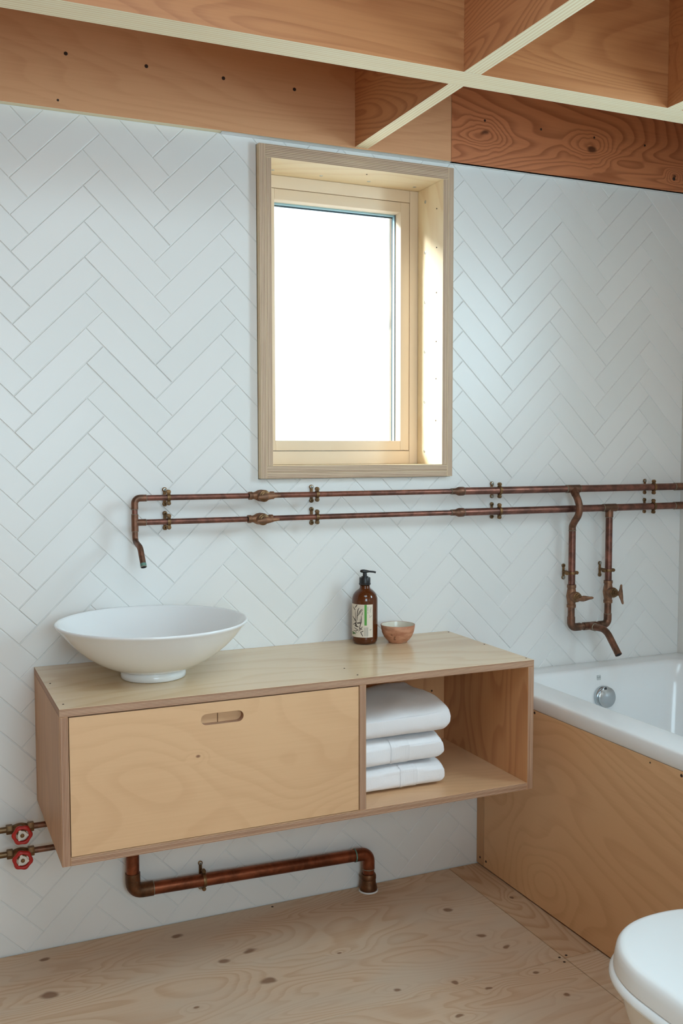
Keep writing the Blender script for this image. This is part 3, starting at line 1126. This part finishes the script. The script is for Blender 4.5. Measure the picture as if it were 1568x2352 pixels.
# ------------------------------------------------------------------ towels
def towel(label, x0, x1, yf, yb, z0, z1, seed, bandx, slump=0.0, wav=0.004, ztop=9, crease=0.0):
    rt = root('folded_towel', ((x0 + x1) / 2, (yf + yb) / 2, z0), label, 'towel', 'folded white towels on the open shelf')

    def surf(s, q, off=0.0):
        """s along x 0..1, q round the section 0..1"""
        a = 2 * PI * q
        ca, sa = math.cos(a), math.sin(a)
        e = 0.46
        yy = math.copysign(abs(ca) ** e, ca)
        zz = math.copysign(abs(sa) ** e, sa)
        yc, zc = (yf + yb) / 2, (z0 + z1) / 2
        hy, hz = (yb - yf) / 2, (z1 - z0) / 2
        ed = max(0, (abs(s - 0.5) - 0.44) / 0.06)
        endf = 1 - ed ** 2.6 * 0.20
        x = x0 + (x1 - x0) * s
        nv = mnoise.noise(Vector((x * 9 + seed, yy * 1.2, zz * 0.5 + seed * 2)))
        n2 = mnoise.noise(Vector((x * 34 + seed, yy * 5, zz * 5)))
        p = Vector((x, yc + hy * yy * (1 - 0.05 * (1 - endf)), zc + hz * zz * endf))
        if zz > 0 and slump:
            p.z -= slump * zz * ((1 - s) ** 1.2 + 0.7 * max(0, -yy))
        if zz > 0.5:
            p.z += nv * wav * 1.3 + n2 * 0.0008
        else:
            p.y += (nv * wav * 1.2 + n2 * 0.0010) * (1 if yy < 0 else 0.3)
        # the folded edge shows as a soft crease along the front of the fold
        if yy < -0.6:
            p.y += 0.0035 * math.exp(-((zz + 0.08 + 0.15 * nv) / 0.10) ** 2) * crease
        p.x += mnoise.noise(Vector((seed * 3, yy * 2.5, zz * 1.1))) * 0.008 * min(1, ed)
        if off:
            nrm = Vector((0, yy, zz)).normalized()
            p += nrm * off
        return p
    bm = B()
    NS, NQ = 64, 72
    g_ = [[bm.verts.new(surf(i / NS, j / NQ)) for j in range(NQ)] for i in range(NS + 1)]
    for i in range(NS):
        for j in range(NQ):
            bm.faces.new((g_[i][j], g_[i + 1][j], g_[i + 1][(j + 1) % NQ], g_[i][(j + 1) % NQ]))
    for gg in (g_[0], g_[-1]):
        cpt = sum((v.co for v in gg), Vector()) / NQ
        sg = -1 if gg is g_[0] else 1
        prev = gg
        for sc_, dx_ in ((0.90, 0.0035), (0.74, 0.0062), (0.45, 0.0075)):
            nxt = [bm.verts.new(cpt + (v.co - cpt) * sc_ + Vector((sg * dx_, 0, 0))) for v in gg]
            for j in range(NQ):
                bm.faces.new((prev[j], prev[(j + 1) % NQ], nxt[(j + 1) % NQ], nxt[j]))
            prev = nxt
        bm.faces.new(prev)
    # keep clear of what it lies on
    for v in bm.verts:
        v.co.z = min(max(v.co.z, z0), ztop)
        v.co.x = max(v.co.x, 1.1205)
    obj('towel_body', bm, M['towel'], rt, 180)
    if bandx:
        b0, b1 = bandx
        bm = B()
        nx = 34
        qs = [0.345 + 0.29 * k / 24 for k in range(25)]
        gg = []
        for i in range(nx + 1):
            s = (b0 + (b1 - b0) * i / nx - x0) / (x1 - x0)
            rib = 0.0009 if (i % 2 == 0 and (i < 7 or i > nx - 7)) else 0.0003
            gg.append([bm.verts.new(surf(s, q, 0.0004 + rib + (0.0004 if (i + int(k_)) % 4 < 2 else 0))) for k_, q in enumerate(qs)])
        for i in range(nx):
            for j in range(len(qs) - 1):
                bm.faces.new((gg[i][j], gg[i + 1][j], gg[i + 1][j + 1], gg[i][j + 1]))
        obj('woven_band', bm, M['towel_band'], rt, 60)
    return rt


SH = vz0 + tk
towel('bottom white towel of the stack, lying on the open vanity shelf', 1.1225, 1.383, -0.371, -0.13, SH + .0006, 0.4755, 1.3, (1.254, 1.302), ztop=0.4755)
towel('middle white towel of the stack, between two others on the vanity shelf', 1.1225, 1.381, -0.367, -0.13, 0.4762, 0.5480, 4.1, (1.228, 1.280), ztop=0.5480)
towel('topmost white towel of the stack on the shelf, sloping and shaded on top', 1.1225, 1.392, -0.375, -0.12, 0.5487, 0.6385, 7.7, None, 0.016, 0.009)

# ------------------------------------------------------------------ copper pipework over the basin and bath
PY = -0.045
ZU, ZL = 1.1613, 1.0985
rs, rb = 0.0075, 0.011
pw = root('copper_pipework', (1.5, 0, 1.0), 'exposed tarnished copper tap pipework on the tiled wall, from basin spout to bath spout', 'pipes')


def pipe(name, pts, r, mat, parent, fr=None, n=18, smooth=50, caps=True):
    bm = B()
    tube(bm, fillet(pts, fr) if fr else pts, r, n, caps)
    return obj(name, bm, mat, parent, smooth)


def ringband(parent, p, axis, r, wd=0.002, mat='solder', name='solder_joint'):
    bm = B()
    d = Vector(axis).normalized()
    p = Vector(p)
    lathe(bm, [(r * .8, -wd / 2), (r, -wd / 2), (r + .0006, 0), (r, wd / 2), (r * .8, wd / 2)], p, d, 20)
    return obj(name, bm, M[mat], parent, 60)


XE = 0.654
# basin end: elbow, short riser, tee, spout
el = pipe('elbow', [(XE + .030, PY, ZU), (XE, PY, ZU), (XE, PY, ZU - .028)], rs + .0014, M['copper_dark'], pw, 0.016)
ringband(el, (XE + .030, PY, ZU), (1, 0, 0), rs + .0012)
ringband(el, (XE, PY, ZU - .0285), (0, 0, 1), rs + .0010)
pipe('pipe', [(XE, PY, ZU - .028), (XE, PY, ZL + .021)], rs, M['copper'], pw)
bm = B()
tube(bm, [(XE, PY, ZL + .021), (XE, PY, ZL - .022)], rs + .0014, 18)
tube(bm, [(XE, PY, ZL), (XE + .028, PY, ZL)], rs + .0012, 18)
te = obj('tee', bm, M['copper_dark'], pw, 50)
ringband(te, (XE + .028, PY, ZL), (1, 0, 0), rs + .0010)
ringband(te, (XE, PY, ZL - .0225), (0, 0, 1), rs + .0010)
ringband(te, (XE, PY, ZL + .0212), (0, 0, 1), rs + .0010)
sp_pts = fillet([(XE, PY, ZL - .022), (XE, PY, 1.0505), (XE + .002, PY - .050, 1.0385), (XE + .004, PY - .078, 0.9925)], 0.026, 9)
bm = B()
tube(bm, sp_pts, rs, 18)
sp = obj('basin_spout', bm, M['copper_dark'], pw, 50)
e1, e0 = sp_pts[-1], sp_pts[-2]
dd = (e1 - e0).normalized()
bm = B()
tube(bm, [e1 - dd * .009, e1 - dd * .0012], rs + .0003, 18)
obj('verdigris_tip', bm, M['verdigris'], sp, 50, 'green verdigris tip')
bm = B()
lathe(bm, [(rs + .0004, -.0012), (rs + .0004, .0006), (rs - .0012, .0008)], e1, dd, 20)
obj('spout_lip', bm, M['solder'], sp, 40)
bm = B()
lathe(bm, [(rs - .0010, .0007), (0, .0007)], e1, dd, 20)
obj('spout_bore_shade', bm, M['hole'], sp)  # flat dark disc painted for the shade inside the spout


def bib_valve(z, x, axis, handle_axis, s=1.0, collar=0.0, label=None):
    """bronze stop valve: body along axis, bonnet towards the room, T-handle along handle_axis"""
    d = Vector(axis)
    hd = Vector(handle_axis).normalized()
    c = Vector((x, PY, z))
    out = Vector((0, -1, 0))
    bm = B()
    r0 = collar
    L = 0.036 * s
    lathe(bm, [(r0 * .9, -L), (r0 + .0032, -L), (r0 + .0034, -L + .009), (r0 + .0016, -L + .010), (r0 + .0022, -L + .016), (0.0150 * s, -0.010 * s), (0.0165 * s, 0),
               (0.0150 * s, 0.010 * s), (r0 + .0022, L - .016), (r0 + .0016, L - .010), (r0 + .0034, L - .009), (r0 + .0032, L), (r0 * .9, L)], c, d, 24)
    lathe(bm, [(0.0135 * s, 0), (0.0145 * s, .012 * s), (0.0165 * s, .018 * s), (0.0165 * s, .026 * s), (0.0145 * s, .028 * s)], c, out, 24)
    body = obj('valve_body', bm, M['bronze'], pw, 45)
    bm = B()
    lathe(bm, [(0.0148 * s, .0275 * s), (0.0150 * s, .031 * s), (.0125 * s, .032 * s), (.012 * s, .037 * s), (.0085 * s, .038 * s), (.008 * s, .046 * s), (.0045 * s, .047 * s), (.0042 * s, .056 * s), (0, .056 * s)], c, out, 16)
    obj('valve_bonnet', bm, M['brass'], body, 30)
    bm = B()
    hc = c + out * .056 * s
    side = out.cross(hd).normalized()
    prof = [(-.030, .0024), (-.027, .0042), (-.018, .0050), (-.008, .0078), (0, .0092), (.008, .0078), (.018, .0050), (.027, .0042), (.030, .0024)]
    thick = [.0020, .0026, .0030, .0044, .0052, .0044, .0030, .0026, .0020]
    rings = []
    for (h, wd), th in zip(prof, thick):
        ctr = hc + hd * h * s * 1.05 + out * (0.004 + abs(h) * 0.25) * s
        rings.append([bm.verts.new(ctr + (side * math.cos(2 * PI * k / 10) * wd + out * math.sin(2 * PI * k / 10) * th) * s) for k in range(10)])
    for a, b in zip(rings, rings[1:]):
        for k in range(10):
            bm.faces.new((a[k], a[(k + 1) % 10], b[(k + 1) % 10], b[k]))
    bm.faces.new(rings[0])
    bm.faces.new(rings[-1])
    obj('valve_handle', bm, M['bronze'], body, 60)
    return body


def clip_bracket(x, z, r, along='X', parent=pw, wall_y=-.0006, py=PY, s=1.0, lug=None):
    """brass pipe bracket: eared wall plate with screws, stem, split ring with bolted ears round the pipe"""
    bm = B()
    hh = lug or 0.019
    er = 0.0064 * s
    for sgn in (1, -1):
        lathe(bm, [(0, -.0), (er, 0), (er, .0034), (er - .001, .0042), (0, .0042)], (x, wall_y, z + sgn * hh), (0, -1, 0), 16)
    box(bm, (x - .0042 * s, wall_y - .0036, z - hh), (x + .0042 * s, wall_y, z + hh), bevel=.0006)
    tube(bm, [(x, wall_y, z), (x, py + r, z)], .0046 * s, 12)
    br_ = obj('pipe_bracket', bm, M['brass'], parent, 40)
    for sgn in (1, -1):
        bm = B()
        lathe(bm, [(0, .0042), (.0014, .0042), (.0018, .0058), (.0040, .0054), (.0042, .0040)], (x, wall_y, z + sgn * hh), (0, -1, 0), 12)
        obj('bracket_screw', bm, M['steel'] if random.random() < .45 else M['brass'], br_, 40)
    bm = B()
    d = (1, 0, 0) if along == 'X' else (0, 0, 1)
    wd = .0042 * s
    rr = r + .0026
    lathe(bm, [(r + .0002, -wd), (rr - .0006, -wd), (rr, -wd * .4), (rr, wd * .4), (rr - .0006, wd), (r + .0002, wd)], (x, py, z), d, 28)
    ear = r + .0075 * s
    for sgn in (1, -1):
        q = (x, py + .004, z + sgn * ear) if along == 'X' else (x + sgn * ear, py + .004, z)
        lathe(bm, [(0, 0), (.0056 * s, 0), (.0056 * s, .008), (.0046 * s, .0095), (.0030 * s, .0098), (.0026 * s, .0112), (0, .0112)], q, (0, -1, 0), 14)
        if along == 'X':
            box(bm, (x - wd, py - .004, min(z + sgn * r, z + sgn * ear)), (x + wd, py + .004, max(z + sgn * r, z + sgn * ear)))
        else:
            box(bm, (min(x + sgn * r, x + sgn * ear), py - .004, z - wd), (max(x + sgn * r, x + sgn * ear), py + .004, z + wd))
    obj('bracket_ring', bm, M['brass'], br_, 40)
    return br_


# thin runs with the two inline valves, reducers, thick runs
for z, xa, xv in ((ZU, XE + .030, 0.9965), (ZL, XE + .028, 0.993)):
    pipe('pipe', [(xa, PY, z), (xv - .0375, PY, z)], rs, M['copper'], pw)
    pipe('pipe', [(xv + .0375, PY, z), (1.588, PY, z)], rs, M['copper'], pw)
    bib_valve(z, xv, (1, 0, 0), (1, 0, 0.06), 0.98, rs)
    bm = B()
    lathe(bm, [(rs * .9, 0), (rs + .0016, 0), (rs + .0016, .014), (rs + .0022, .016), (rb + .0018, .024), (rb + .0022, .027), (rb + .0022, .040), (rb + .0014, .041), (rb * .9, .041)],
          (1.5875, PY, z), (1, 0, 0), 24)
    rd = obj('reducer', bm, M['copper_dark'], pw, 40)
    ringband(rd, (1.5872, PY, z), (1, 0, 0), rs + .0012)
    ringband(rd, (1.6292, PY, z), (1, 0, 0), rb + .0012)
XT1, XT2 = 2.0245, 2.1675
for z, xt in ((ZU, XT1), (ZL, XT2)):
    pipe('pipe', [(1.628, PY, z), (xt - .024, PY, z)], rb, M['copper'], pw)
    pipe('pipe', [(xt + .024, PY, z), (2.432, PY, z)], rb, M['copper'], pw)
    pipe('coupling', [(2.432, PY, z), (2.475, PY, z)], rb + .0014, M['copper_dark'], pw)
    pipe('pipe', [(2.475, PY, z), (2.5015, PY, z)], rb + .0008, M['copper_dark'], pw)
    ringband(pw, (2.4325, PY, z), (1, 0, 0), rb + .0012)
bm = B()
tube(bm, [(XT1 - .0245, PY, ZU), (XT1 + .0245, PY, ZU)], rb + .0016, 20)
tube(bm, [(XT1, PY, ZU), (XT1, PY - .0150, ZU - .0180)], rb + .0014, 20)
t1 = obj('tee', bm, M['copper_dark'], pw, 50)
bm = B()
tube(bm, [(XT2 - .0245, PY, ZL), (XT2 + .0245, PY, ZL)], rb + .0016, 20)
tube(bm, [(XT2, PY, ZL), (XT2, PY, ZL - .030)], rb + .0014, 20)
t2 = obj('tee', bm, M['copper_dark'], pw, 50)
for tt_, z, xt in ((t1, ZU, XT1), (t2, ZL, XT2)):
    ringband(tt_, (xt + .0248, PY, z), (1, 0, 0), rb + .0012)
    ringband(tt_, (xt - .0248, PY, z), (1, 0, 0), rb + .0012)
ringband(t2, (XT2, PY, ZL - .0303), (0, 0, 1), rb + .0012)
# crossover bend in front of the lower pipe
ov = smooth_path([(XT1, PY - .012, ZU - .0145), (XT1, PY - .026, ZU - .034), (XT1, PY - .0345, ZL + .006), (XT1, PY - .029, ZL - .018), (XT1, PY - .012, ZL - .038), (XT1, PY - .001, ZL - .054), (XT1, PY, ZL - .068)], 5)
bm = B()
tube(bm, ov, rb, 20)
cb = obj('crossover_bend', bm, M['copper_dark'], pw, 60)
ringband(cb, (XT1, PY, ZL - .068), (0, 0, 1), rb + .0010)
ZV1, ZV2 = 0.8235, 0.8290
ZH = 0.7235
pipe('pipe', [(XT1, PY, ZL - .068), (XT1, PY, ZV1 + .037)], rb, M['copper'], pw)
pipe('pipe', [(XT2, PY, ZL - .030), (XT2, PY, ZV2 + .037)], rb, M['copper'], pw)
bib_valve(ZV1, XT1, (0, 0, 1), (1, 0, 0.05), 1.0, rb)
bib_valve(ZV2, XT2, (0, 0, 1), (0.12, 0, -1), 1.0, rb)
xm = (XT1 + XT2) / 2
pipe('pipe', [(XT1, PY, ZV1 - .037), (XT1, PY, ZH + .030)], rb, M['copper_dark'], pw)
pipe('pipe', [(XT2, PY, ZV2 - .037), (XT2, PY, ZH + .030)], rb, M['copper_dark'], pw)
ea = pipe('elbow', [(XT1, PY, ZH + .034), (XT1, PY, ZH), (XT1 + .034, PY, ZH)], rb + .0015, M['copper_dark'], pw, 0.020)
eb = pipe('elbow', [(XT2, PY, ZH + .034), (XT2, PY, ZH), (XT2 - .034, PY, ZH)], rb + .0015, M['copper_dark'], pw, 0.020)
ringband(ea, (XT1 + .0343, PY, ZH), (1, 0, 0), rb + .0011)
ringband(eb, (XT2, PY, ZH + .0343), (0, 0, 1), rb + .0011)
bm = B()
tube(bm, [(XT1 + .034, PY, ZH), (XT2 - .034, PY, ZH)], rb, 20)
tube(bm, [(xm - .024, PY, ZH), (xm + .024, PY, ZH)], rb + .0015, 20)
tube(bm, [(xm, PY, ZH), (xm, PY - .028, ZH)], rb + .0014, 20)
t3 = obj('tee', bm, M['copper_dark'], pw, 50)
ringband(t3, (xm, PY - .0283, ZH), (0, 1, 0), rb + .0011)
sq = fillet([(xm, PY - .028, ZH), (xm, PY - .080, ZH + .002), (xm, PY - .142, ZH - .066)], 0.060, 10)
bm = B()
tube(bm, sq, rb - .0005, 20)
bs = obj('bath_spout', bm, M['copper_dark'], pw, 60)
e1, dd = sq[-1], (sq[-1] - sq[-2]).normalized()
bm = B()
lathe(bm, [(rb - .0002, -.004), (rb, .0002), (rb - .0018, .0006), (rb - .0022, .0003)], e1, dd, 20)
obj('spout_lip', bm, M['copper_dark'], bs, 40)
bm = B()
lathe(bm, [(rb - .0018, .0005), (0, .0005)], e1, dd, 20)
obj('spout_bore_shade', bm, M['hole'], bs)  # shaded mouth of the bath spout, painted as a dark disc
for x, r in ((0.7425, rs), (1.160, rs), (1.755, rb), (2.346, rb)):
    for z in (ZU, ZL):
        clip_bracket(x, z, r, 'X')
clip_bracket(XT1, 0.8965, rb, 'Z')
clip_bracket(XT2, 0.8975, rb, 'Z')

# ------------------------------------------------------------------ waste pipe under the vanity
WY = -0.036
rw = 0.0172
wp = root('waste_pipe', (1.0, WY, 0), 'thick copper waste pipe under the vanity, elbowed down into the floor', 'pipe')
xa, xb = 0.6365, 1.3215
za, zb = 0.1255, 0.1115
pipe('pipe', [(xa, WY, vz0 - .0006), (xa, WY, za + .046)], rw, M['copper_waste'], wp, n=24)
e_ = pipe('elbow', [(xa, WY, za + .050), (xa, WY, za), (xa + .052, WY, za - .001)], rw + .0020, M['copper_waste_fit'], wp, 0.030, n=24)
ringband(e_, (xa + .0524, WY, za - .001), (1, 0, -.02), rw + .0015, .003)
pipe('pipe', [(xa + .052, WY, za - .001), (xb - .046, WY, zb)], rw, M['copper_waste'], wp, n=24)
e_ = pipe('elbow', [(xb - .046, WY, zb), (xb, WY, zb - .001), (xb, WY, zb - .045)], rw + .0012, M['copper_waste'], wp, 0.034, n=24)
ringband(e_, (xb - .044, WY, zb), (1, 0, -.02), rw + .0016, .0035, 'verdigris')
ringband(e_, (xb, WY, zb - .0455), (0, 0, 1), rw + .0011, .003)
pipe('pipe', [(xb, WY, zb - .045), (xb, WY, 0.046)], rw, M['copper_waste'], wp, n=24)
bm = B()
lathe(bm, [(rw * .9, .052), (rw + .003, .051), (rw + .0055, .046), (rw + .0055, .037), (rw + .004, .035), (rw + .0045, .0335), (rw + .005, .024), (rw + .007, .018), (rw + .0088, .010), (rw + .0085, .004), (rw + .006, .0035), (rw * .9, .0035)],
      (xb, WY, 0), (0, 0, 1), 28)
obj('floor_coupling', bm, M['copper_waste_fit'], wp, 35)
bm = B()
lathe(bm, [(rw, .0034), (rw + .0100, .0034), (rw + .0112, .0016), (rw + .0112, .0003), (rw, .0003)], (xb, WY, 0), (0, 0, 1), 28)
obj('sealant_ring', bm, M['caulk'], wp, 40, 'white sealant ring')
clip_bracket(0.828, 0.1215, rw, 'X', wp, -.0006, WY, 1.0, 0.0335)


# ------------------------------------------------------------------ supply pipes with red wheel valves
def wheel_pipe(z, label, rot):
    y = -0.040
    xv = 0.3565
    rt = root('supply_pipe', (xv, y, z), label, 'pipe', None)
    pipe('pipe', [(X0 + .0012, y, z + .004), (xv - .027, y, z)], rs, M['brass'], rt)
    pipe('pipe', [(xv + .027, y, z), (0.55, y, z), (0.55, y, vz0 - .0006)] if z > .3 else [(xv + .027, y, z), (0.595, y, z), (0.595, y, vz0 - .0006)], rs, M['copper_dark'], rt, 0.02)
    bm = B()
    c = Vector((xv, y, z))
    for sg in (1, -1):
        lathe(bm, [(rs, .018), (.0118, .018), (.0124, .020), (.0124, .031), (.0116, .033), (rs, .033)], c, (sg, 0, 0), 6)
    lathe(bm, [(.008, -.020), (.0095, -.016), (.0122, -.006), (.0128, 0), (.0122, .006), (.0095, .016), (.008, .020)], c, (1, 0, 0), 24)
    lathe(bm, [(.0105, 0), (.0105, .018), (.012, .019), (.012, .026), (.008, .027), (.006, .030)], c, (0, -1, 0), 20)
    vb = obj('valve_body', bm, M['brass'], rt, 40)
    bm = B()
    lathe(bm, [(.0036, .026), (.0036, .056), (.0030, .0575), (0, .0578)], c, (0, -1, 0), 14)
    obj('stem', bm, M['brass'], vb, 40)
    # lobed red hand wheel
    bm = B()
    yw = y - 0.050
    n_ = 72
    loops = []
    for (rr, dy, lob) in ((.0150, .003, 0), (.0150, -.0045, 0), (.0165, -.0062, 0), (.0205, -.0060, .5), (.0232, -.0035, 1), (.0238, 0, 1), (.0228, .003, 1), (.020, .0045, .5), (.0165, .0042, 0)):
        loops.append([bm.verts.new((xv + (rr + .0013 * lob * math.cos(6 * a + rot)) * math.cos(a), yw + dy, z + (rr + .0013 * lob * math.cos(6 * a + rot)) * math.sin(a)))
                      for a in [2 * PI * k / n_ for k in range(n_)]])
    for a_, b_ in zip(loops, loops[1:] + loops[:1]):
        for k in range(n_):
            bm.faces.new((a_[k], a_[(k + 1) % n_], b_[(k + 1) % n_], b_[k]))
    hw = obj('hand_wheel', bm, M['red'], rt, 60)
    # pale three-armed hub plate inside the wheel
    bm = B()
    poly = []
    for k in range(48):
        a = 2 * PI * k / 48
        rr = 0.0105 + 0.0052 * max(0, math.cos(3 * a + rot * .5)) ** 3
        poly.append((xv + rr * math.cos(a), z + rr * math.sin(a)))
    prism(bm, poly, yw - .0035, yw + .001, 'XZ')
    obj('wheel_hub', bm, M['wheel_white'], hw, 30)
    bm = B()
    lathe(bm, [(.0050, .0034), (.0050, .0060), (.0034, .0072), (0, .0074)], (xv, yw, z), (0, -1, 0), 8)
    obj('wheel_nut', bm, M['brass'], hw, 30)


wheel_pipe(0.3428, 'upper brass supply pipe with a red hand wheel, left of the vanity', 0.4)
wheel_pipe(0.2800, 'lower brass supply pipe with a red hand wheel, left of the vanity', 1.3)


# ------------------------------------------------------------------ bath
def rrect(x0, y0, x1, y1, r, z, n=7):
    out = []
    for (cx, cy0, a0) in ((x1 - r, y1 - r, 0), (x0 + r, y1 - r, PI / 2), (x0 + r, y0 + r, PI), (x1 - r, y0 + r, 1.5 * PI)):
        for k in range(n + 1):
            a = a0 + PI / 2 * k / n
            out.append((cx + r * math.cos(a), cy0 + r * math.sin(a), z))
    return out


bt = root('bathtub', (2.1, -0.85, 0), 'white built-in bathtub along the right wall', 'bathtub')
bx0, bx1, by0, by1 = 1.7095, 2.5005, -1.70, -0.0008
ZR = 0.5965
bm = B()
loops = [rrect(bx0 + .03, by0 + .03, bx1 - .03, by1 - .03, .010, .556), rrect(bx0 + .002, by0 + .002, bx1, by1, .006, .5562), rrect(bx0, by0, bx1, by1, .007, .560), rrect(bx0, by0, bx1, by1, .007, ZR - .010),
         rrect(bx0 + .0012, by0 + .0012, bx1 - .001, by1 - .001, .008, ZR - .005), rrect(bx0 + .004, by0 + .004, bx1 - .003, by1 - .003, .009, ZR - .0014), rrect(bx0 + .009, by0 + .009, bx1 - .008, by1 - .008, .010, ZR)]
ix_0, ix_1, iy0, iy1 = 1.806, 2.440, -1.60, -0.078
for ins, dz, rr in ((0, 0, .050), (.004, -.0012, .054), (.008, -.005, .058), (.011, -.012, .062)):
    loops.append(rrect(ix_0 + ins, iy0 + ins, ix_1 - ins, iy1 - ins, rr, ZR + dz))
for ins, z, rr in ((.020, .50, .075), (.034, .38, .09), (.050, .28, .11), (.072, .215, .13), (.12, .185, .15), (.2, .180, .10)):
    loops.append(rrect(ix_0 + ins, iy0 + ins * 1.6, ix_1 - ins, iy1 - ins * 1.1, rr, z))
vl = [[bm.verts.new(p) for p in lp] for lp in loops]
nv = len(vl[0])
for a_, b_ in zip(vl, vl[1:]):
    for k in range(nv):
        bm.faces.new((a_[k], a_[(k + 1) % nv], b_[(k + 1) % nv], b_[k]))
bm.faces.new(vl[-1])
obj('tub', bm, M['acrylic'], bt, 60)
# overflow rosette on the back end wall
oc = Vector((2.109, -0.0985, 0.506))
ax_ = Vector((0, -1, 0.10)).normalized()
bm = B()
lathe(bm, [(0, 0), (.033, 0), (.0345, .002), (.0345, .011), (.0325, .0135), (.024, .0140)], oc, ax_, 40)
ov_ = obj('overflow_body', bm, M['chrome'], bt, 40)
bm = B()
lathe(bm, [(.0325, .0125), (.0318, .0195), (.0285, .0215), (0, .0220)], oc + Vector((.004, 0, -.001)), ax_, 40)
obj('overflow_knob', bm, M['chrome'], ov_, 40)
bm = B()
lathe(bm, [(0, .0160), (.0042, .0160), (.0042, .0222), (0, .0224)], oc + Vector((-.004, 0, .0285)), ax_, 3)
obj('overflow_mark', bm, M['black'], ov_)
# small square grey maker's stamp above it
lx, lz, ly = 2.0975, 0.5665, -0.0925
bm = B()


def stamp(bm, x0_, z0_, x1_, z1_):
    def q(x, z):
        return bm.verts.new((lx + x, ly - 0.0006 - (0.5665 - (lz + z)) * 0.10, lz + z))
    bm.faces.new((q(x0_, z0_), q(x1_, z0_), q(x1_, z1_), q(x0_, z1_)))


hw_ = .0072
for r_ in ((-hw_, -hw_, -hw_ + .0008, hw_), (hw_ - .0008, -hw_, hw_, hw_), (-hw_, -hw_, hw_, -hw_ + .0008), (-hw_, hw_ - .0008, hw_, hw_)):
    stamp(bm, *r_)
# letters B J A as simple strokes
for r_ in ((-.0055, -.003, -.0045, .004), (-.0045, .0030, -.0022, .004), (-.0045, .0002, -.0020, .0011), (-.0045, -.003, -.0020, -.0021), (-.0024, .0008, -.0015, .0034), (-.0022, -.0024, -.0013, .0004),
           (.0002, -.003, .0012, .004), (-.0009, -.003, .0004, -.0021), (-.0010, -.0024, -.0002, -.0008),
           (.0024, -.003, .0033, .004), (.0024, .0030, .0055, .004), (.0046, -.003, .0055, .004), (.0024, .0000, .0055, .0008)):
    stamp(bm, *r_)
for k in range(5):
    stamp(bm, -.0055 + k * .0023, -.0055, -.0055 + k * .0023 + .0014, -.0045)
obj('maker_stamp', bm, M['logo'], bt)

# plywood bath panel
bpn = root('bath_panel', (1.72, -0.85, 0), 'birch plywood panel boxing in the side of the bathtub', 'panel')
bm = B()
box(bm, (1.7112, -1.698, 0.0045), (1.7290, -0.0420, 0.5550), ax={0: 0, 1: 1, 2: 1}, bevel=.0005)
bf = obj('side_sheet', bm, [M['ply_bath'], M['edge_x']], bpn)
bm = B()
box(bm, (1.7108, -0.0405, 0.0045), (1.7290, -0.0012, 0.5550), ax={0: 0, 1: 1, 2: 1}, bevel=.0005)
bs_ = obj('end_batten', bm, [M['ply_side'], M['edge_x']], bpn)
screw(bs_, (1.7108, -0.0213, 0.0256), (-1, 0, 0), 0.0035, M['screw_dark'])
for p in ((-0.0545, 0.0246), (-0.8709, 0.545), (-0.30, 0.548)):
    screw(bf, (1.7112, p[0], p[1]), (-1, 0, 0), 0.0040, M['screw_dark'])
screw(bf, (1.7112, -0.768, 0.5447), (-1, 0, 0), 0.0022, M['screw_dark'])
bm = B()
box(bm, (1.7295, -1.697, 0.0045), (2.50, -1.680, 0.5550))
obj('front_sheet', bm, M['ply_bath'], bpn)

# ------------------------------------------------------------------ toilet
tx, tyf, tyb = 1.3865, -1.152, -1.60
to = root('toilet', (tx, -1.42, 0), 'white toilet with its round-fronted lid closed, beside the bath', 'toilet')


def dshape(off, z, front=0.0, n=40):
    """plan outline: round front, straight sides, rounded back corners"""
    a, bfr = 0.1835 - off, 0.190 - off
    yc = tyf - 0.190
    out = []
    for k in range(n + 1):
        th = PI * k / n
        c_, s_ = math.cos(th), math.sin(th)
        ee = 0.90
        out.append((tx + a * math.copysign(abs(c_) ** ee, c_), yc + (bfr - front) * abs(s_) ** ee, z))
    rc = 0.05
    yb_ = tyb + off
    for k in range(7):
        th = PI + PI / 2 * k / 6
        out.append((tx - a + rc + rc * math.cos(th), yb_ + rc + rc * math.sin(th), z))
    for k in range(7):
        th = 1.5 * PI + PI / 2 * k / 6
        out.append((tx + a - rc + rc * math.cos(th), yb_ + rc + rc * math.sin(th), z))
    return out


def loft(bm, loops, top=True, bottom=True):
    vl = [[bm.verts.new(p) for p in lp] for lp in loops]
    n_ = len(vl[0])
    for a_, b_ in zip(vl, vl[1:]):
        for k in range(n_):
            bm.faces.new((a_[k], a_[(k + 1) % n_], b_[(k + 1) % n_], b_[k]))
    if bottom:
        bm.faces.new(vl[0])
    if top:
        bm.faces.new(vl[-1])


bm = B()
loft(bm, [dshape(.004, .3790), dshape(-.0015, .3800), dshape(-.001, .386), dshape(.001, .400), dshape(.003, .410), dshape(.006, .4150), dshape(.0105, .4180), dshape(.018, .4194), dshape(.060, .4206)])
obj('lid', bm, M['lid'], to, 70)
bm = B()
loft(bm, [dshape(.006, .3580), dshape(-.004, .3590), dshape(-.0085, .3635), dshape(-.0085, .3680), dshape(-.005, .3740), dshape(.001, .3785)])
obj('seat', bm, M['lid'], to, 70)
bm = B()
loops = []
for off, z, fr_ in ((.07, 0.0005, .06), (.066, .02, .055), (.062, .10, .05), (.052, .18, .035), (.034, .25, .014), (.018, .31, .0), (.010, .345, 0), (.008, .3575, 0)):
    loops.append(dshape(off, z, fr_))
loft(bm, loops)
obj('pan', bm, M['pan'], to, 70)
bm = B()
box(bm, (tx - .18, -1.775, .36), (tx + .18, -1.602, .74), bevel=.02, seg=3)
obj('cistern', bm, M['pan'], to, 50)
bm = B()
box(bm, (tx - .10, -1.76, .0005), (tx + .10, -1.6015, .3595), bevel=.015, seg=2)
obj('pedestal', bm, M['pan'], to, 50)
